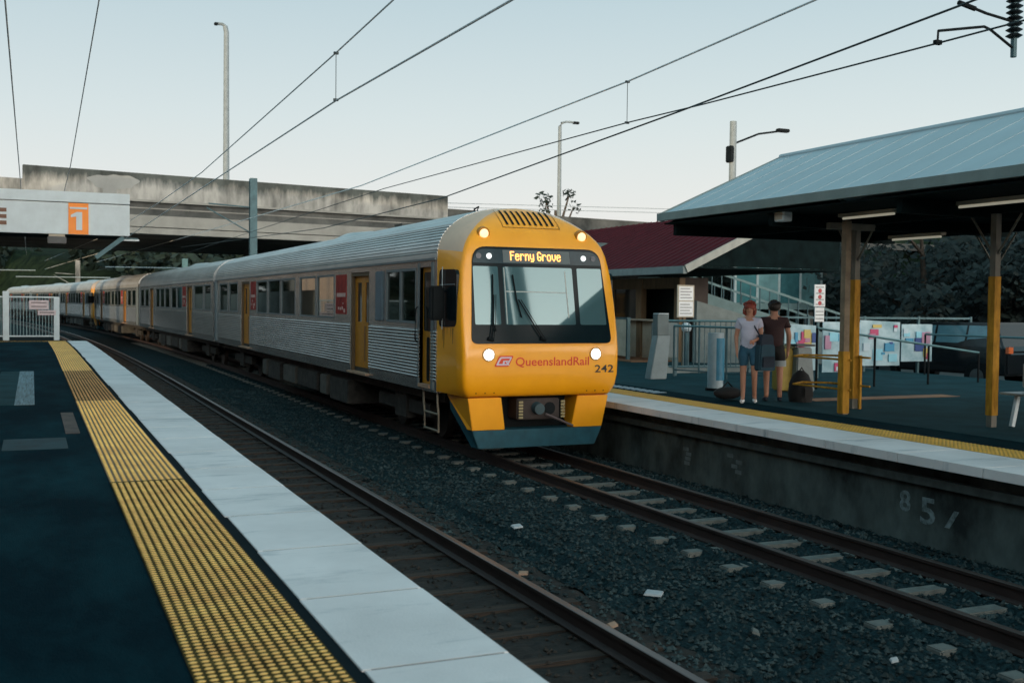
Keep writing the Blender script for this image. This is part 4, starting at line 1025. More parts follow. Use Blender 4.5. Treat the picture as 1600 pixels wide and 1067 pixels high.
# walls
MB().box(0, .12, -3.0, yb-.5, 0, 1.15).build('front_wall', cream, sb)
MB().box(0, .12, -3.0, yb-.5, 2.1, 2.42).build('front_lintel', timber, sb)
MB().box(0, .95, -3.12, -3.0, 0, 2.42).build('end_wall', M('dark_brick', (.06, .05, .045), .8), sb)
MB().box(.9, 1.0, -2.9, yb-.6, 0, 2.38).build('inner_wall', M('inner_dark', (.02, .035, .032), .7), sb)
for yy in (-3.05, -.9, 1.0, 3.0, 5.6): MB().box(-.06, .13, yy-.14, yy+.14, .0, 2.4).build('post', timber, sb)
for a, b in ((-.7, .8), (1.2, 2.8), (3.2, 5.4)):
    w_ = MB(); w_.box(-.01, .08, a, a+.06, 1.19, 2.1); w_.box(-.01, .08, b-.06, b, 1.19, 2.1); wo = w_.build('window', timber, sb); MB().box(.03, .04, a+.06, b-.06, 1.2, 2.1).build('pane', glass_dark, wo)
MB().box(-.28, .0, -3.1, 5.5, 1.15, 1.20).build('counter_shelf', M('shelf_pale', (.50, .44, .35), .6), sb)
MB().box(-1.5, -.05, -3.0, yb, -.0, .03).build('floor_edge', M('kerb_orange', (.20, .10, .05), .7), sb)
# white panel wall (ramp side)
pn = thing('panel_screen', (15.9, 28.3, RZ), 'cream panel screen below the station window, half hidden by the train', 'screen')
MB().box(-.05, .05, -.4, 1.9, .12, 1.2).build('panel', cream, pn, bevel=.01); MB().box(-.06, .06, -.45, 1.95, 1.2, 1.25).build('cap_rail', teal_steel, pn)
for yy in (-.4, 1.85): MB().box(-.05, .05, yy-.04, yy+.04, 0, 1.2).build('leg', teal_steel, pn)
# notice board
nb = thing('notice_board', (16.0, 25.0, 2.1), 'white notice board with two printed sheets on the station corner', 'notice board')
MB().box(-.26, .26, 0, .04, 0, .86).build('board', cream, nb)
for z0, z1 in ((.03, .42), (.45, .82)): 
    o = MB().box(-.22, .22, -.01, -.001, z0, z1).build('sheet', white_paint, nb); m = MB()
    for i in range(4): m.box(-.18, .18-.06*(i % 2), -.013, -.011, z0+.06+i*.08, z0+.085+i*.08)
    m.build('print', M('grey_ink', (.25, .27, .28), .7), o)
MB().box(-.04, .04, .045, .12, -1.3, .86).build('post', timber, nb)
pb = thing('parcel_meter', (15.9, 24.8, 1.55), 'round white meter head below the notice board', 'meter')
MB().ball((0, 0, .28), .14).build('meter_head', white_metal, pb, smooth=True); MB().box(-.04, .04, -.04, .04, -.75, .18).build('stem', teal_steel, pb)
# leaning grey totem and panel
tt = thing('information_totem', (12.55, 20.8, RZ), 'grey leaning information totem standing right of the train nose', 'totem')
MB().add([(-.20,-.12,0),(.22,-.12,0),(.22,.12,0),(-.20,.12,0),(-.02,-.12,.95),(.30,-.12,.95),(.30,.12,.95),(-.02,.12,.95)], [(0,3,2,1),(4,5,6,7),(0,1,5,4),(1,2,6,5),(2,3,7,6),(3,0,4,7)]).build('base_panel', M('totem_pale', (.20, .27, .29), .5, var=.1), tt, bevel=.01)
MB().box(-.02, .27, -.10, .10, .955, 1.42).build('head_panel', M('totem_dark', (.10, .15, .16), .5), tt, bevel=.01)
MB().box(.0, .25, -.12, .12, 1.42, 1.44).build('cap', white_metal, tt)
t2 = thing('ramp_panel', (13.35, 21.6, RZ), 'flat grey panel beside the leaning totem, with handrail on top', 'panel')
MB().box(-.42, .25, -.03, .03, .42, 1.22).build('panel', M('panel_grey', (.13, .18, .19), .6), t2, bevel=.01)
for x in (-.4, .22): MB().box(x-.025, x+.025, -.025, .025, 0, .42).build('leg', teal_steel, t2)
# ramp kerb & rails
rk = tag(MB().box(13.6, 17.6, 22.4, 22.7, RZ, RZ+.16).build('kerb', M('kerb_pale', (.20, .25, .25), .8)), 'pale low kerb at the foot of the ramp behind the people', 'kerb')
def fence_run(a, b, h, n, label, mt=teal_steel, pick=True, name='railing'):
    t = thing(name, a, label, 'railing', 'railings behind the platform'); d = Vector(b)-Vector(a)
    MB().tube([(0, 0, h), (d.x, d.y, d.z+h)], .025, 7).build('top_rail', M('rail_teal_light', (.10, .21, .23), .45, metal=.4), t)
    MB().tube([(0, 0, .15), (d.x, d.y, d.z+.15)], .018, 6).build('bottom_rail', mt, t)
    for i in range(n+1):
        q = i/n; MB().tube([(d.x*q, d.y*q, d.z*q), (d.x*q, d.y*q, d.z*q+h)], .024, 6).build('post', mt, t)
    if pick:
        m = MB(); L = d.length; k = int(L/.13)
        for i in range(1, k): q = i/k; m.box(d.x*q-.008, d.x*q+.008, d.y*q-.008, d.y*q+.008, d.z*q+.15, d.z*q+h)
        m.build('picket', mt, t); t.children[-1]['kind'] = 'stuff'
fence_run((13.6, 22.5, RZ), (16.6, 21.6, RZ), 1.25, 3, 'teal railing with upright pickets running behind the two people')
fence_run((13.4, 21.4, RZ), (14.6, 19.0, RZ-.02), 1.15, 2, 'short sloping ramp handrail right of the grey panel', pick=False)
fence_run((14.1, 17.3, RZ), (19.0, 17.9, RZ-.55), 1.20, 3, 'dark sloping handrail between the bins and the black car', mt=black_matt, pick=False)
fence_run((19.9, 8.0, .33), (19.9, 20.4, .33), 1.45, 6, 'low dark car park fence in front of the black car', mt=black_matt, pick=False)

# white posters on a fence
pf = thing('banner_fence', (15.9, 21.9, .6), 'long fence hung with white and light blue poster banners', 'fence')
dx = Vector((6.6, -.5, 0))
MB().bar((0, .1, 1.55), (dx.x, dx.y+.1, 1.55), .05, .05).build('top_rail', teal_steel, pf)
for i in range(5): q = i/4; MB().box(dx.x*q-.03, dx.x*q+.03, dx.y*q+.07, dx.y*q+.13, -.2, 1.6).build('post', teal_steel, pf)
cols = [(.42,.55,.62), (.02,.06,.22), (.04,.25,.42), (.42,.05,.14), (.50,.40,.12), (.22,.52,.64), (.36,.20,.30)]
cm = [M('banner_%s' % n, c, .6, var=.08) for n, c in zip(('white', 'navy', 'blue', 'pink', 'yellow', 'cyan', 'rose'), cols)]
bn = [(.05, .95, .55, 1.35), (1.0, 1.9, .25, 1.4), (2.0, 3.1, .15, 1.45), (3.1, 4.3, .35, 1.5), (4.35, 5.3, .45, 1.4)]
for i, (a, b, z0, z1) in enumerate(bn):
    m = MB(); ya_, yb_ = -.076*a, -.076*b
    m.add([(a, ya_, z0), (b, yb_, z0), (b, yb_, z1-.05*(i % 2)), (a, ya_, z1), (a, ya_+.02, z0), (b, yb_+.02, z0), (b, yb_+.02, z1-.05*(i % 2)), (a, ya_+.02, z1)], [(0,1,2,3),(7,6,5,4),(0,4,5,1),(1,5,6,2),(2,6,7,3),(3,7,4,0)])
    bo = m.build('banner', M('banner_base', (.24, .44, .52), .6, var=.25, scale=2.5, col2=(.42, .58, .64)), pf)
    for k in range(11):
        w2 = random.uniform(.08, .34); h2 = random.uniform(.05, .34); xa = random.uniform(a+.03, b-w2-.03); za = random.uniform(z0+.03, z1-h2-.1)
        MB().box(xa, xa+w2, -.076*xa-.022-.002*k, -.076*xa-.012, za, za+h2).build('banner_print', cm[(i*3+k*2+1) % 7], bo)
# red and white sign on a post
sp = thing('parking_sign', (16.35, 20.0, RZ), 'tall narrow white sign with red symbols on a post', 'sign')
MB().box(-.03, .03, .02, .06, 0, 2.1).build('post', teal_steel, sp)
MB().box(-.15, .15, -.01, .015, 1.62, 2.12).build('sign_plate', white_paint, sp); MB().box(-.13, .13, -.01, .015, 1.28, 1.60).build('sign_plate', white_paint, sp)
m = MB()
for z in (1.70, 1.84, 1.98): m.tube([(0, -.012, z), (0, -.016, z)], .05, 12)
m.build('red_symbol', M('sign_red', (.45, .05, .06), .5), sp)
m = MB()
for z in (1.66, 1.77, 1.91, 2.05, 1.34, 1.42, 1.5): m.box(-.11, .11, -.014, -.011, z, z+.02)
m.build('lettering', M('grey_ink', (.25, .27, .28), .7), sp)
# bins, bags
b1 = thing('wheelie_bin', (13.15, 17.1, RZ), 'yellow bin standing just behind the man in black', 'bin')
MB().box(-.16, .14, -.14, .16, .02, .82).build('bin_body', M('bin_yellow', (.32, .25, .04), .6), b1, bevel=.03); MB().box(-.18, .16, -.16, .18, .82, .88).build('lid', M('bin_lid', (.10, .12, .05), .6), b1, bevel=.015)
b2 = thing('litter_bin', (13.45, 17.0, RZ), 'tall grey steel litter bin right of the yellow bin', 'bin')
MB().add([(-.22,-.2,0),(.22,-.2,0),(.22,.2,0),(-.22,.2,0),(-.17,-.16,.84),(.17,-.16,.84),(.17,.16,.84),(-.17,.16,.84)], [(0,3,2,1),(4,5,6,7),(0,1,5,4),(1,2,6,5),(2,3,7,6),(3,0,4,7)]).build('bin_body', M('bin_grey', (.13, .18, .19), .5), b2, bevel=.02)
MB().box(-.22, .22, -.2, .2, .86, .90).build('lid', M('bin_lid_dark', (.02, .03, .035), .5), b2, bevel=.01)
b3 = thing('bollard', (11.95, 17.6, RZ), 'white and blue wrapped cylinder bollard left of the woman', 'bollard')
MB().tube([(0, 0, .05), (0, 0, 1.10)], .15, 20).build('wrap', M('wrap_white', (.34, .46, .52), .5, var=.1), b3, smooth=True)
MB().tube([(.015, -.01, .2), (.015, -.01, 1.0)], .148, 20).build('blue_band', M('wrap_blue', (.03, .22, .36), .5), b3, smooth=True); MB().tube([(0, 0, 0), (0, 0, .05)], .19, 16).build('foot', black_matt, b3)
bp_ = thing('backpack', (11.98, 15.1, RZ), 'black backpack standing on the platform right of the man', 'bag')
MB().tube([(0, 0, 0), (0, 0, .12), (0, 0, .32), (0, 0, .46), (0, 0, .53)], [.19, .21, .19, .13, .05], 14).build('bag_body', blackcloth, bp_, smooth=True)
MB().tube([(-.06, -.02, .5), (0, -.02, .58), (.06, -.02, .5)], .012, 6).build('strap', blackcloth, bp_); MB().box(-.1, .1, -.22, -.17, .08, .26).build('pocket', blackcloth, bp_, bevel=.02)
bg2 = thing('holdall', (10.95, 15.75, RZ), 'low black bag on the ground behind the woman', 'bag')
MB().ball((0, 0, .12), .26, sc=(1.1, .6, .42)).build('bag_body', blackcloth, bg2, smooth=True); MB().tube([(-.12, 0, .2), (0, 0, .31), (.12, 0, .2)], .014, 6).build('handle', blackcloth, bg2)

# bench at lower right
be = thing('metal_bench', (12.30, 10.55, RZ), 'metal perforated bench cut by the right edge of the photo', 'bench')
m = MB(); m.box(-.02, .42, -1.0, .65, .43, .46); m.build('seat', M('bench_metal', (.26, .34, .37), .35, metal=.5), be, bevel=.01)
m = MB(); m.box(.42, .46, -1.0, .65, .52, .85); m.build('backrest', M('bench_metal', (.26, .34, .37), .35, metal=.5), be, bevel=.01)
for yy in (-.8, .45): 
    MB().bar((.02, yy, 0), (.12, yy, .43), .05, .06).build('leg', white_metal, be); MB().bar((.40, yy, 0), (.32, yy, .43), .05, .06).build('leg', white_metal, be)

# ------------------------------------------------------------------ cars
def suv(name, loc, rz, label, paint, cat='car'):
    t = thing(name, loc, label, cat, 'cars in the car park', rz=rz)
    side = [(-2.3,.42),(-2.32,.8),(-2.2,1.05),(-1.25,1.15),(-.65,1.70),(1.85,1.74),(2.15,1.15),(2.28,1.0),(2.28,.42)]
    m = MB()
    secs = [(-.92, 0), (-.94, .0), (.94, 0), (.92, 0)]
    vs = []; 
    for y_, k in ((-.90, .0), (.90, .0)):
        for x, z in side:
            yy = y_*(.84 if z > 1.3 else 1.0); vs.append((x, yy, z))
    n = len(side); m.add(vs, [tuple(range(n)), tuple(range(2*n-1, n-1, -1))]+[(i, n+i, n+(i+1) % n, (i+1) % n) for i in range(n)])
    m.build('body', paint, t, bevel=.05)
    for s in (-1, 1):
        for poly in ([(-1.08,1.20),(-.62,1.62),(.10,1.64),(.10,1.20)], [(.18,1.20),(.18,1.64),(1.05,1.65),(1.05,1.20)], [(1.12,1.20),(1.12,1.65),(1.75,1.65),(1.98,1.22)]):
            vv = [(x, s*(.905-(.144)*(min(1, max(0, (z-1.12)/.2)) if False else (z-1.15)/.58)), z) for x, z in poly]; vv2 = [(x, y_-s*.02, z) for x, y_, z in vv]; vv = [(x, y_+s*.012, z) for x, y_, z in vv]
            k = len(vv); MB().add(vv+vv2, [tuple(range(k)), tuple(range(2*k-1, k-1, -1))]+[(i, k+i, k+(i+1) % k, (i+1) % k) for i in range(k)]).build('side_window', car_glass, t)
        MB().box(-1.05, -.9, *sorted((s*.9, s*1.06)), 1.15, 1.30).build('mirror', paint, t, bevel=.03)
        MB().box(2.22, 2.31, *sorted((s*.7, s*.88)), .98, 1.14).build('taillight', M('taillight', (.50, .12, .04), .3), t)
        MB().box(-2.34, -2.24, *sorted((s*.55, s*.85)), .82, .98).build('headlight', M('car_headlight', (.35, .42, .45), .2), t)
        for x in (-1.45, 1.45):
            wh = MB().tube([(x, s*.70, .37), (x, s*.92, .37)], [.37, .37], 22).build('wheel', black_matt, t, smooth=True)
            MB().tube([(x, s*.921, .37), (x, s*.93, .37)], .2, 16).build('rim', M('rim_grey', (.10, .12, .13), .4, metal=.6), wh)
    MB().add([(-1.22,-.78,1.18),(-1.22,.78,1.18),(-.70,.68,1.64),(-.70,-.68,1.64)], [(0,1,2,3)]).build('windscreen', car_glass, t)
    t.children[-1].location = (-.03, 0, .02)
    return t
suv('parked_car', (22.6, 22.2, .33), R(-83), 'black four wheel drive parked behind the yellow and grey post', car_paint)
suv('parked_car', (24.4, 17.8, .33), R(-80), 'dark parked car with orange tail light at the right frame edge', M('car_teal', (.02, .05, .065), .25))

# stairs structure behind
fs_ = thing('footbridge_stairs', (20.5, 33, RZ), 'pale teal covered footbridge stairs seen beyond the people', 'stairs')
for k, (a, b) in enumerate((((-1.5, 0, 2.6), (6.0, -2.5, .1)), ((-1.5, 2.2, 2.6), (6.0, -.3, .1)))):
    MB().bar(a, b, .12, .5).build('stringer', M('stair_teal', (.14, .24, .25), .6), fs_)
    MB().bar((a[0], a[1], a[2]+1.1), (b[0], b[1], b[2]+1.1), .06, .08).build('handrail', M('stair_teal', (.14, .24, .25), .6), fs_)
    m = MB()
    for i in range(24): q = i/23; p = Vector(a).lerp(Vector(b), q); m.box(p.x-.015, p.x+.015, p.y-.015, p.y+.015, p.z, p.z+1.1)
    m.build('baluster', teal_steel, fs_); fs_.children[-1]['kind'] = 'stuff'
m = MB()
for i in range(16): q = i/15; m.box(-1.5+7.5*q-.15, -1.5+7.5*q+.3, -2.5*q+.05, 2.15-2.5*q, 2.55-2.5*q, 2.6-2.5*q)
m.build('tread', conc_dark, fs_)
MB().box(-6.5, -1.4, -.1, 2.3, 2.4, 2.7).build('landing', conc_dark, fs_)
MB().box(-6.5, -1.4, -.14, -.08, 2.7, 3.7).build('landing_screen', M('stair_screen', (.10, .17, .18), .5), fs_)
for x in (-6.0, -1.6, 3.5): MB().box(x-.15, x+.15, 1.0, 1.3, -1, 2.4 if x < 0 else 1.0).build('support', conc, fs_)
gl_ = thing('glazed_shelter', (27.4, 36, RZ), 'pale teal glazed shelter at the top of the footbridge stairs', 'shelter')
MB().box(-2.2, 2.2, 0, 2.4, 1.5, 1.75).build('floor', M('stair_teal', (.14, .24, .25), .6), gl_)
MB().box(-2.3, 2.3, -.1, 2.5, 3.25, 3.4).build('roof', M('shelter_white', (.34, .44, .46), .6), gl_)
for x in (-2.1, -1.05, 0, 1.05, 2.1): MB().box(x-.05, x+.05, -.02, .06, 1.75, 3.25).build('mullion', M('shelter_white', (.34, .44, .46)), gl_)
for x, c_ in ((-1.58, (.05, .17, .19)), (-.52, (.13, .27, .29)), (.53, (.04, .13, .15)), (1.58, (.10, .23, .25))): MB().box(x-.47, x+.47, .0, .03, 1.76, 3.24).build('glass_panel', M('shelter_glass_%d' % int(c_[0]*100), c_, .2, var=.25, scale=1.5), gl_)
for x in (-2, 2): MB().box(x-.12, x+.12, .5, .8, -.8, 1.5).build('support', conc_pale, gl_)
rw = tag(MB().add([(17.2,26.3,RZ),(21.3,24.9,RZ),(21.3,24.9,RZ+.55),(17.2,26.3,RZ+1.75),(17.2,26.5,RZ),(21.3,25.1,RZ),(21.3,25.1,RZ+.55),(17.2,26.5,RZ+1.75)], [(0,1,2,3),(7,6,5,4),(0,4,5,1),(1,5,6,2),(2,6,7,3),(3,7,4,0)]).build('ramp_wall', M('ramp_wall_grey', (.20, .25, .25), .8)), 'pale sloping ramp wall seen between the station corner and the woman', 'wall')
dbld = thing('office_building', (40, 19.5, .3), 'dark building with rows of lit windows beyond the car park', 'building')
MB().box(-3, 3, -3, 4.5, 0, 6).build('wall', M('dark_cladding', (.02, .028, .028), .8), dbld)
for i in range(6):
    for j in range(2): MB().box(-3.06, -3.0, 1.2-j*1.6+.1*(i % 2), 2.5-j*1.6, 3.0+i*.34, 3.12+i*.34).build('window', M('lit_window', (.9, .8, .5), .5, emit=.5, ecol=(1, .92, .62)), dbld)

# ------------------------------------------------------------------ people
def skinned(name, nodes, edges, mat_, parent, sub=2, root=0):
    me = bpy.data.meshes.new(name); me.from_pydata([n[0] for n in nodes], edges, [])
    o = bpy.data.objects.new(name, me); C.objects.link(o)
    md = o.modifiers.new('s', 'SKIN'); md.use_smooth_shade = True
    for i, n in enumerate(nodes):
        r = n[1]; sv = me.skin_vertices[0].data[i]; sv.radius = (r, r) if not isinstance(r, tuple) else r; sv.use_root = i == root
    o.modifiers.new('u', 'SUBSURF').levels = sub
    bpy.context.view_layer.update()
    dg = bpy.context.evaluated_depsgraph_get(); m2 = bpy.data.meshes.new_from_object(o.evaluated_get(dg)); bpy.data.objects.remove(o)
    if name in ('shirt', 'shorts'):
        for v in m2.vertices:
            a_ = math.atan2(v.co.y, v.co.x); f_ = 0 if v.co.z > 1.30 else .006*math.sin(v.co.z*34+a_*2.5)+.005*math.sin(v.co.z*12-a_*5+1)+.004*math.sin(a_*11)
            v.co.x += f_*math.cos(a_); v.co.y += f_*math.sin(a_)
    m2.name = name; m2.materials.clear(); m2.materials.append(mat_)
    m2.polygons.foreach_set('use_smooth', [True]*len(m2.polygons))
    n_ = bpy.data.objects.new(name, m2); C.objects.link(n_); n_.parent = parent
    return n_
def person(loc, rz, h, label, pose, top, bottom, hair, shoe, sleeves=.55, long_hair=False, cap=None):
    t = thing('person', loc, label, 'person', rz=rz); k = h/1.75      # faces -Y locally
    P = dict(pelvis=(0,0,.93), waist=(0,.01,1.08), chest=(0,0,1.27), shc=(0,.01,1.42), neck=(0,.01,1.50), head=(0,-.015,1.60), crown=(0,0,1.70))
    for s, n in ((-1, 'r'), (1, 'l')):
        P['hip'+n] = (s*.09,0,.90); P['knee'+n] = (s*.10,-.02,.50); P['ank'+n] = (s*.10,.02,.09); P['toe'+n] = (s*.12,-.15,.035)
        P['sho'+n] = (s*.165,.01,1.41); P['elb'+n] = (s*.22,.03,1.13); P['wri'+n] = (s*.22,-.06,.88)
    P.update(pose); P = {a: tuple(c*k for c in b) for a, b in P.items()}
    RD = dict(pelvis=(.155,.11), waist=(.13,.10), chest=(.155,.11), shc=(.12,.08), neck=.05, head=.082, crown=.06, hip=.085, knee=.060, ank=.040, toe=.03, sho=.055, elb=.043, wri=.027)
    names = ['pelvis','waist','chest','shc','neck','head','crown']+[a+n for n in 'rl' for a in ('hip','knee','ank','toe','sho','elb','wri')]
    idx = {n: i for i, n in enumerate(names)}
    def rad(n): return RD.get(n, RD.get(n[:-1]))
    def sc(r, q=1): return tuple(v*k*q for v in r) if isinstance(r, tuple) else r*k*q
    ed = [('pelvis','waist'),('waist','chest'),('chest','shc'),('shc','neck'),('neck','head'),('head','crown')]
    for n in 'rl': ed += [('pelvis','hip'+n),('hip'+n,'knee'+n),('knee'+n,'ank'+n),('ank'+n,'toe'+n),('shc','sho'+n),('sho'+n,'elb'+n),('elb'+n,'wri'+n)]
    nodes = [(P[n], sc(rad(n), .92)) for n in names]; edges = [(idx[a], idx[b]) for a, b in ed]
    for n, s in (('r', -1), ('l', 1)):         # palm and five fingers on each hand
        w_ = Vector(P['wri'+n]); d = (w_-Vector(P['elb'+n])).normalized(); u = d.cross(Vector((1, 0, .2))).normalized()
        nodes.append((tuple(w_+d*.055*k), .026*k)); pi = len(nodes)-1; edges.append((idx['wri'+n], pi))
        for q, ln in enumerate((.055, .068, .073, .066, .052)):
            b_ = w_+d*.075*k+u*(q-2)*.017*k; m_ = b_+d*ln*.55*k; e_ = m_+(d*.8+Vector((-s*.35, -.2, 0))).normalized()*ln*.5*k
            if q == 0: b_ = w_+d*.03*k-u*.036*k; m_ = b_+(d-u*.8).normalized()*.035*k; e_ = m_+d*.03*k
            nodes += [(tuple(m_), .0085*k), (tuple(e_), .0075*k)]; j = len(nodes); edges += [(pi, j-2), (j-2, j-1)]
    body = skinned('body', nodes, edges, skin, t, 2)
    H = Vector(P['head']); kk = k
    face = MB(); face.ball(tuple(H+Vector((0, -.088, -.005))*kk), .014*kk, sc=(.8, 1.1, 1.4)); 
    for s in (-1, 1): face.ball(tuple(H+Vector((s*.082, .005, 0))*kk), .022*kk, sc=(.4, .8, 1.2))
    face.build('nose_and_ears', skin, t, smooth=True)
    ey = MB()
    for s in (-1, 1): ey.ball(tuple(H+Vector((s*.03, -.074, .022))*kk), .010*kk)
    ey.box(*(H.x-.022*kk, H.x+.022*kk, H.y-.085*kk, H.y-.074*kk, H.z-.046*kk, H.z-.038*kk)); ey.build('eyes_and_mouth', M('eye_dark', (.05, .02, .02), .4), t)
    hr = MB(); c_ = H+Vector((0, .040, .042))*kk; hr.ball(tuple(c_), .093*kk, n=14, m=10, sc=(1.02, 1.05, .95))
    if long_hair:
        for s in (-1, 1): hr.ball(tuple(c_+Vector((s*.062, .045, -.055))*kk), .068*kk, sc=(.8, .9, 1.35), n=12, m=8)
        hr.ball(tuple(c_+Vector((0, .05, -.06))*kk), .09*kk, sc=(1, .7, 1.25), n=12, m=8)
        hr.ball(tuple(c_+Vector((.03, .09, .03))*kk), .06*kk)
    rs = random.getstate(); random.seed(3)
    for q in range(70 if long_hair else 40):
        a_ = random.uniform(0, 6.283); zt = random.uniform(-.75 if long_hair else .05, 1); ra = math.sqrt(max(0, 1-zt*zt)); dx_, dy_ = ra*math.cos(a_), ra*math.sin(a_)
        if dy_ < -.25 and zt < .55: continue
        hr.ball(tuple(c_+Vector((dx_*.10, dy_*.10, zt*.10-(.05 if zt < 0 else 0)))*kk), random.uniform(.016, .034)*kk*(1 if long_hair else .7), n=6, m=5)
    random.setstate(rs)
    hr.build('hair', hair, t, smooth=True)
    if cap:
        cp = MB(); cp.ball(tuple(H+Vector((0, .01, .07))*kk), .102*kk, n=14, m=8, sc=(1, 1.05, .75)); cp.box(H.x-.07*kk, H.x+.07*kk, H.y-.19*kk, H.y-.06*kk, H.z+.065*kk, H.z+.08*kk); cp.build('cap', cap, t, smooth=True)
    # clothes
    tn = [('pelvis', (.172,.128), -.06), ('waist', (.160,.122), 0), ('chest', (.168,.122), 0), ('shc', (.15,.095), .0), ('neck', (.062,.06), -.035)]
    nodes = [((P[n][0], P[n][1], P[n][2]+dz*k), sc(r)) for n, r, dz in tn]; edges = [(0, 1), (1, 2), (2, 3), (3, 4)]
    for n in 'rl':
        a = Vector(P['sho'+n]); b = Vector(P['elb'+n]); e_ = a.lerp(b, sleeves)
        nodes += [(tuple(a), .066*k), (tuple(e_), .062*k)]; j = len(nodes); edges += [(3, j-2), (j-2, j-1)]
    skinned('shirt', nodes, edges, top, t, 2)
    nodes = [((P['waist'][0], P['waist'][1], P['waist'][2]-.02*k), sc((.140,.105))), (P['pelvis'], sc((.168,.125)))]; edges = [(0, 1)]
    for n in 'rl':
        a = Vector(P['hip'+n]); b = Vector(P['knee'+n]); e_ = a.lerp(b, .72)
        nodes += [(tuple(a), .098*k), (tuple(e_), .085*k)]; j = len(nodes); edges += [(1, j-2), (j-2, j-1)]
    skinned('shorts', nodes, edges, bottom, t, 2, 1)
    for n in 'rl':
        a = Vector(P['ank'+n]); b = Vector(P['toe'+n]); nodes = [(tuple(a+Vector((0, .03*k, -.04*k))), .045*k), (tuple(a.lerp(b, .5)+Vector((0, 0, -.015*k))), .042*k), (tuple(b), .034*k)]
        skinned('shoe', nodes, [(0, 1), (1, 2)], shoe, t, 1)
    return t, P, k
wo, Pw, kw = person((10.93, 15.13, RZ), R(-38), 1.70, 'woman with auburn hair, white tee and blue shorts on the far platform',
    dict(elbl=(.21,-.02,1.14), wril=(.10,-.20,1.08), elbr=(-.22,.04,1.13), wrir=(-.20,-.10,.90), kneel=(.10,-.07,.50), ankl=(.10,.10,.09), toel=(.12,-.05,.035), kneer=(-.09,-.02,.50), ankr=(-.09,-.06,.09), toer=(-.10,-.23,.035)),
    tee_white, blue_short, hair_red, white_paint, long_hair=True)
mn, Pm, km = person((11.52, 15.25, RZ), R(150), 1.72, 'man in dark maroon tee and black shorts turned away beside the woman',
    dict(elbl=(.23,.02,1.13), wril=(.24,-.05,.90), elbr=(-.23,.03,1.13), wrir=(-.22,-.03,.88)), maroon, blackcloth, hair_dark, navy, cap=navy)
mn.scale = (1.12, 1.08, 1)
hm = MB(); hm.tube([(Pm['kneer'][0], Pm['kneer'][1]+.0, .60), (Pm['kneer'][0], Pm['kneer'][1], .70)], .094, 14); hm.tube([(Pm['kneel'][0], Pm['kneel'][1], .60), (Pm['kneel'][0], Pm['kneel'][1], .70)], .094, 14)
hm.build('shorts_hem', M('hem_white', (.30, .36, .38), .8), mn, smooth=True)
sbg = thing('shoulder_bag', (11.10, 14.93, RZ+.55), 'large navy and teal bag held at the woman side', 'bag')
MB().prism(rpoly([(-.17, 0), (.17, 0), (.15, .46), (-.15, .46)], [.05, .05, .09, .09]), 'y', -.09, .07).build('bag_body', M('bag_teal', (.012, .055, .085), .8), sbg, bevel=.025)
MB().prism(rpoly([(-.14, .40), (.14, .40), (.12, .60), (-.12, .60)], [.02, .02, .07, .07]), 'y', -.075, .055).build('bag_flap', navy, sbg, bevel=.02)
MB().prism(rpoly([(-.12, .06), (.12, .06), (.12, .24), (-.12, .24)], .03), 'y', -.125, -.092).build('pocket', navy, sbg, bevel=.012)
MB().tube([(-.10, -.01, .56), (-.16, .06, .72), (-.15, .13, .80), (-.06, .12, .70), (.02, .0, .58)], .013, 6).build('strap', navy, sbg)

# ------------------------------------------------------------------ vegetation
def leaves(mb, c, r, n, size, sq=.8):
    for _ in range(n):
        while True:
            p = Vector((random.uniform(-1, 1), random.uniform(-1, 1), random.uniform(-1, 1)))
            if .25 < p.length < 1: break
        p = Vector((c[0]+p.x*r, c[1]+p.y*r, c[2]+p.z*r*sq)); u = Vector((random.gauss(0, 1), random.gauss(0, 1), random.gauss(0, 1))).normalized(); v = u.orthogonal().normalized()
        s = size*random.uniform(.5, 1.3); mb.add([p-u*s-v*s*.5, p+u*s-v*s*.6, p+u*s*.7+v*s*.6, p-u*s*.8+v*s*.5], [(0, 1, 2, 3)])
def tree(x, y, z0, h, r, label, n=900, size=.28, mi=0, sparse=False, group='trees behind the station'):
    t = thing('tree', (x, y, z0), label, 'tree', group)
    tr = MB(); tr.tube([(0, 0, 0), (.1, 0, h*.4), (-.1, .1, h*.8)], [h*.035, h*.025, h*.008], 8)
    cs = []
    for i in range(14 if not sparse else 8):
        a = random.uniform(0, 6.28); q = random.uniform(.2, .95)**.6*r; cz = h*(random.uniform(.30, .92) if not sparse else random.uniform(.55, .98)); q *= (1-.4*max(0, cz/h-.6)/.4)
        cs.append((q*math.cos(a), q*math.sin(a), cz)); tr.tube([(0, 0, max(h*.2, cz-h*.25)), cs[-1]], [h*.012, h*.004], 5)
    tr.build('trunk', bark, t)
    m = MB()
    for c in cs: leaves(m, c, r*(.42 if not sparse else .3)*random.uniform(.7, 1.2), n//len(cs), size)
    m.build('crown', foliage[mi], t, merge=False)
pos = ['behind the stairs', 'left of the bright windows', 'behind the black car', 'behind the banners', 'at the right frame edge', 'behind the parking sign', 'behind the ramp wall', 'over the car park', 'behind the station gable']
k = 0
for (x, y, h, r, mi) in ((30, 43, 8.0, 4.0, 0), (33, 34, 8.5, 4.5, 2), (38, 30, 8, 4, 1), (36, 25, 7.0, 3.6, 0), (31, 28, 6.5, 3.2, 2), (30, 41, 8, 4, 1), (25, 44, 7, 3.6, 0), (42, 33, 9, 4.6, 2), (23, 50, 6.5, 4, 1)):
    tree(x, y, .2, h*.78, r, 'dense dark green tree '+pos[k], 5200, .15, mi); k += 1
random.seed(11)
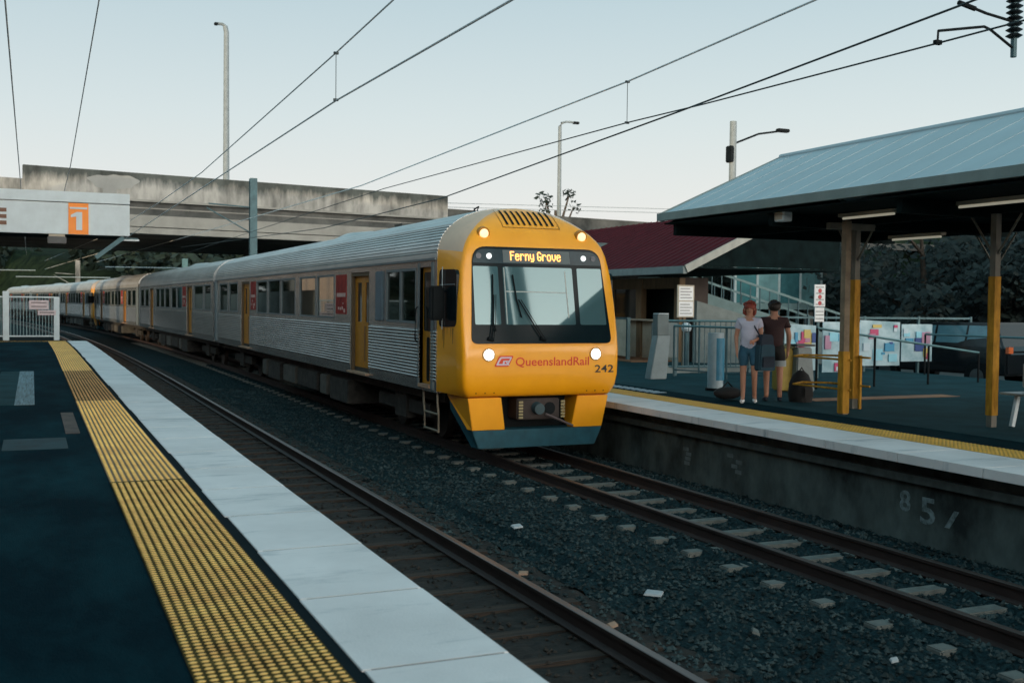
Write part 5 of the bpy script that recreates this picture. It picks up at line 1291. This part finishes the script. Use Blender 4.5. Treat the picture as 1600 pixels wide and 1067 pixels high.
tree(35.0, 72, -.7, 12.4, 1.7, 'sparse slender tree top poking above the front of the train', 420, .16, 0, False, 'trees seen against the sky')
random.seed(12)
tree(42.6, 52, -.7, 11.9, 2.3, 'small bushy tree top poking above the metal roof ridge', 400, .3, 2, True, 'trees seen against the sky')
# bank and wood beyond the bridge
def corr(x, y): return min(1, max(0, (abs(x-(5+sh(y)))-8)/9))
bank = sheet(-90, 60, 115, 300, 3, 5, lambda x, y: -.72+corr(x, y)*(max(0, (y-(120 if x > 5+sh(y) else 200)))*.09+random.uniform(0, .25)+(1.5 if x > 5+sh(y) else -.6)))
bank_m = M('bank_grass', (.008, .018, .010), .95, var=.5, scale=.5, col2=(.022, .038, .018), spec=.05)
struct('hill', bank, bank_m, smooth=True)
fw_ = MB()
for i in range(420):
    x = random.uniform(-75, 40); y = random.uniform(124, 230)
    if corr(x, y) < .35 or (x < 5+sh(y) and y < 205): continue
    leaves(fw_, (x, y, 2.0+(y-130)*.13+random.uniform(0, 5.5)), random.uniform(1.8, 3.6), 70, .6)
for i in range(150):
    x = random.uniform(-130, 60); leaves(fw_, (x, random.uniform(238, 262), random.uniform(0, 11)), random.uniform(3, 5), 60, 1.1)
for i in range(60):  # unseen low bushes on the left, added to darken the window reflections
    y = random.uniform(100, 225); leaves(fw_, (sh(y)-16-random.uniform(0, 6), y, random.uniform(-1, .6)), random.uniform(2, 3.0), 70, .7)
tag(fw_.build('far_wood', foliage[1], merge=False), 'dark green mass of bushes and trees on the bank beyond the bridge', 'wood', kind='stuff')
fw_ = MB()
for i in range(130):
    x = random.uniform(43, 62); y = random.uniform(18, 60); leaves(fw_, (x, y, random.uniform(.5, 6.5)), random.uniform(2, 3.2), 90, .42)
tag(fw_.build('far_wood', foliage[2], merge=False), 'dark mass of trees behind the car park', 'wood', kind='stuff')
struct('hill', sheet(46, 130, 5, 110, 5, 5, lambda x, y: .2+min(9, (x-46)*.45)+random.uniform(-.3, .3)), bank_m)
struct('road', MB().box(20, 80, 62, 63.5, 6.6, 7.1), conc_dark)
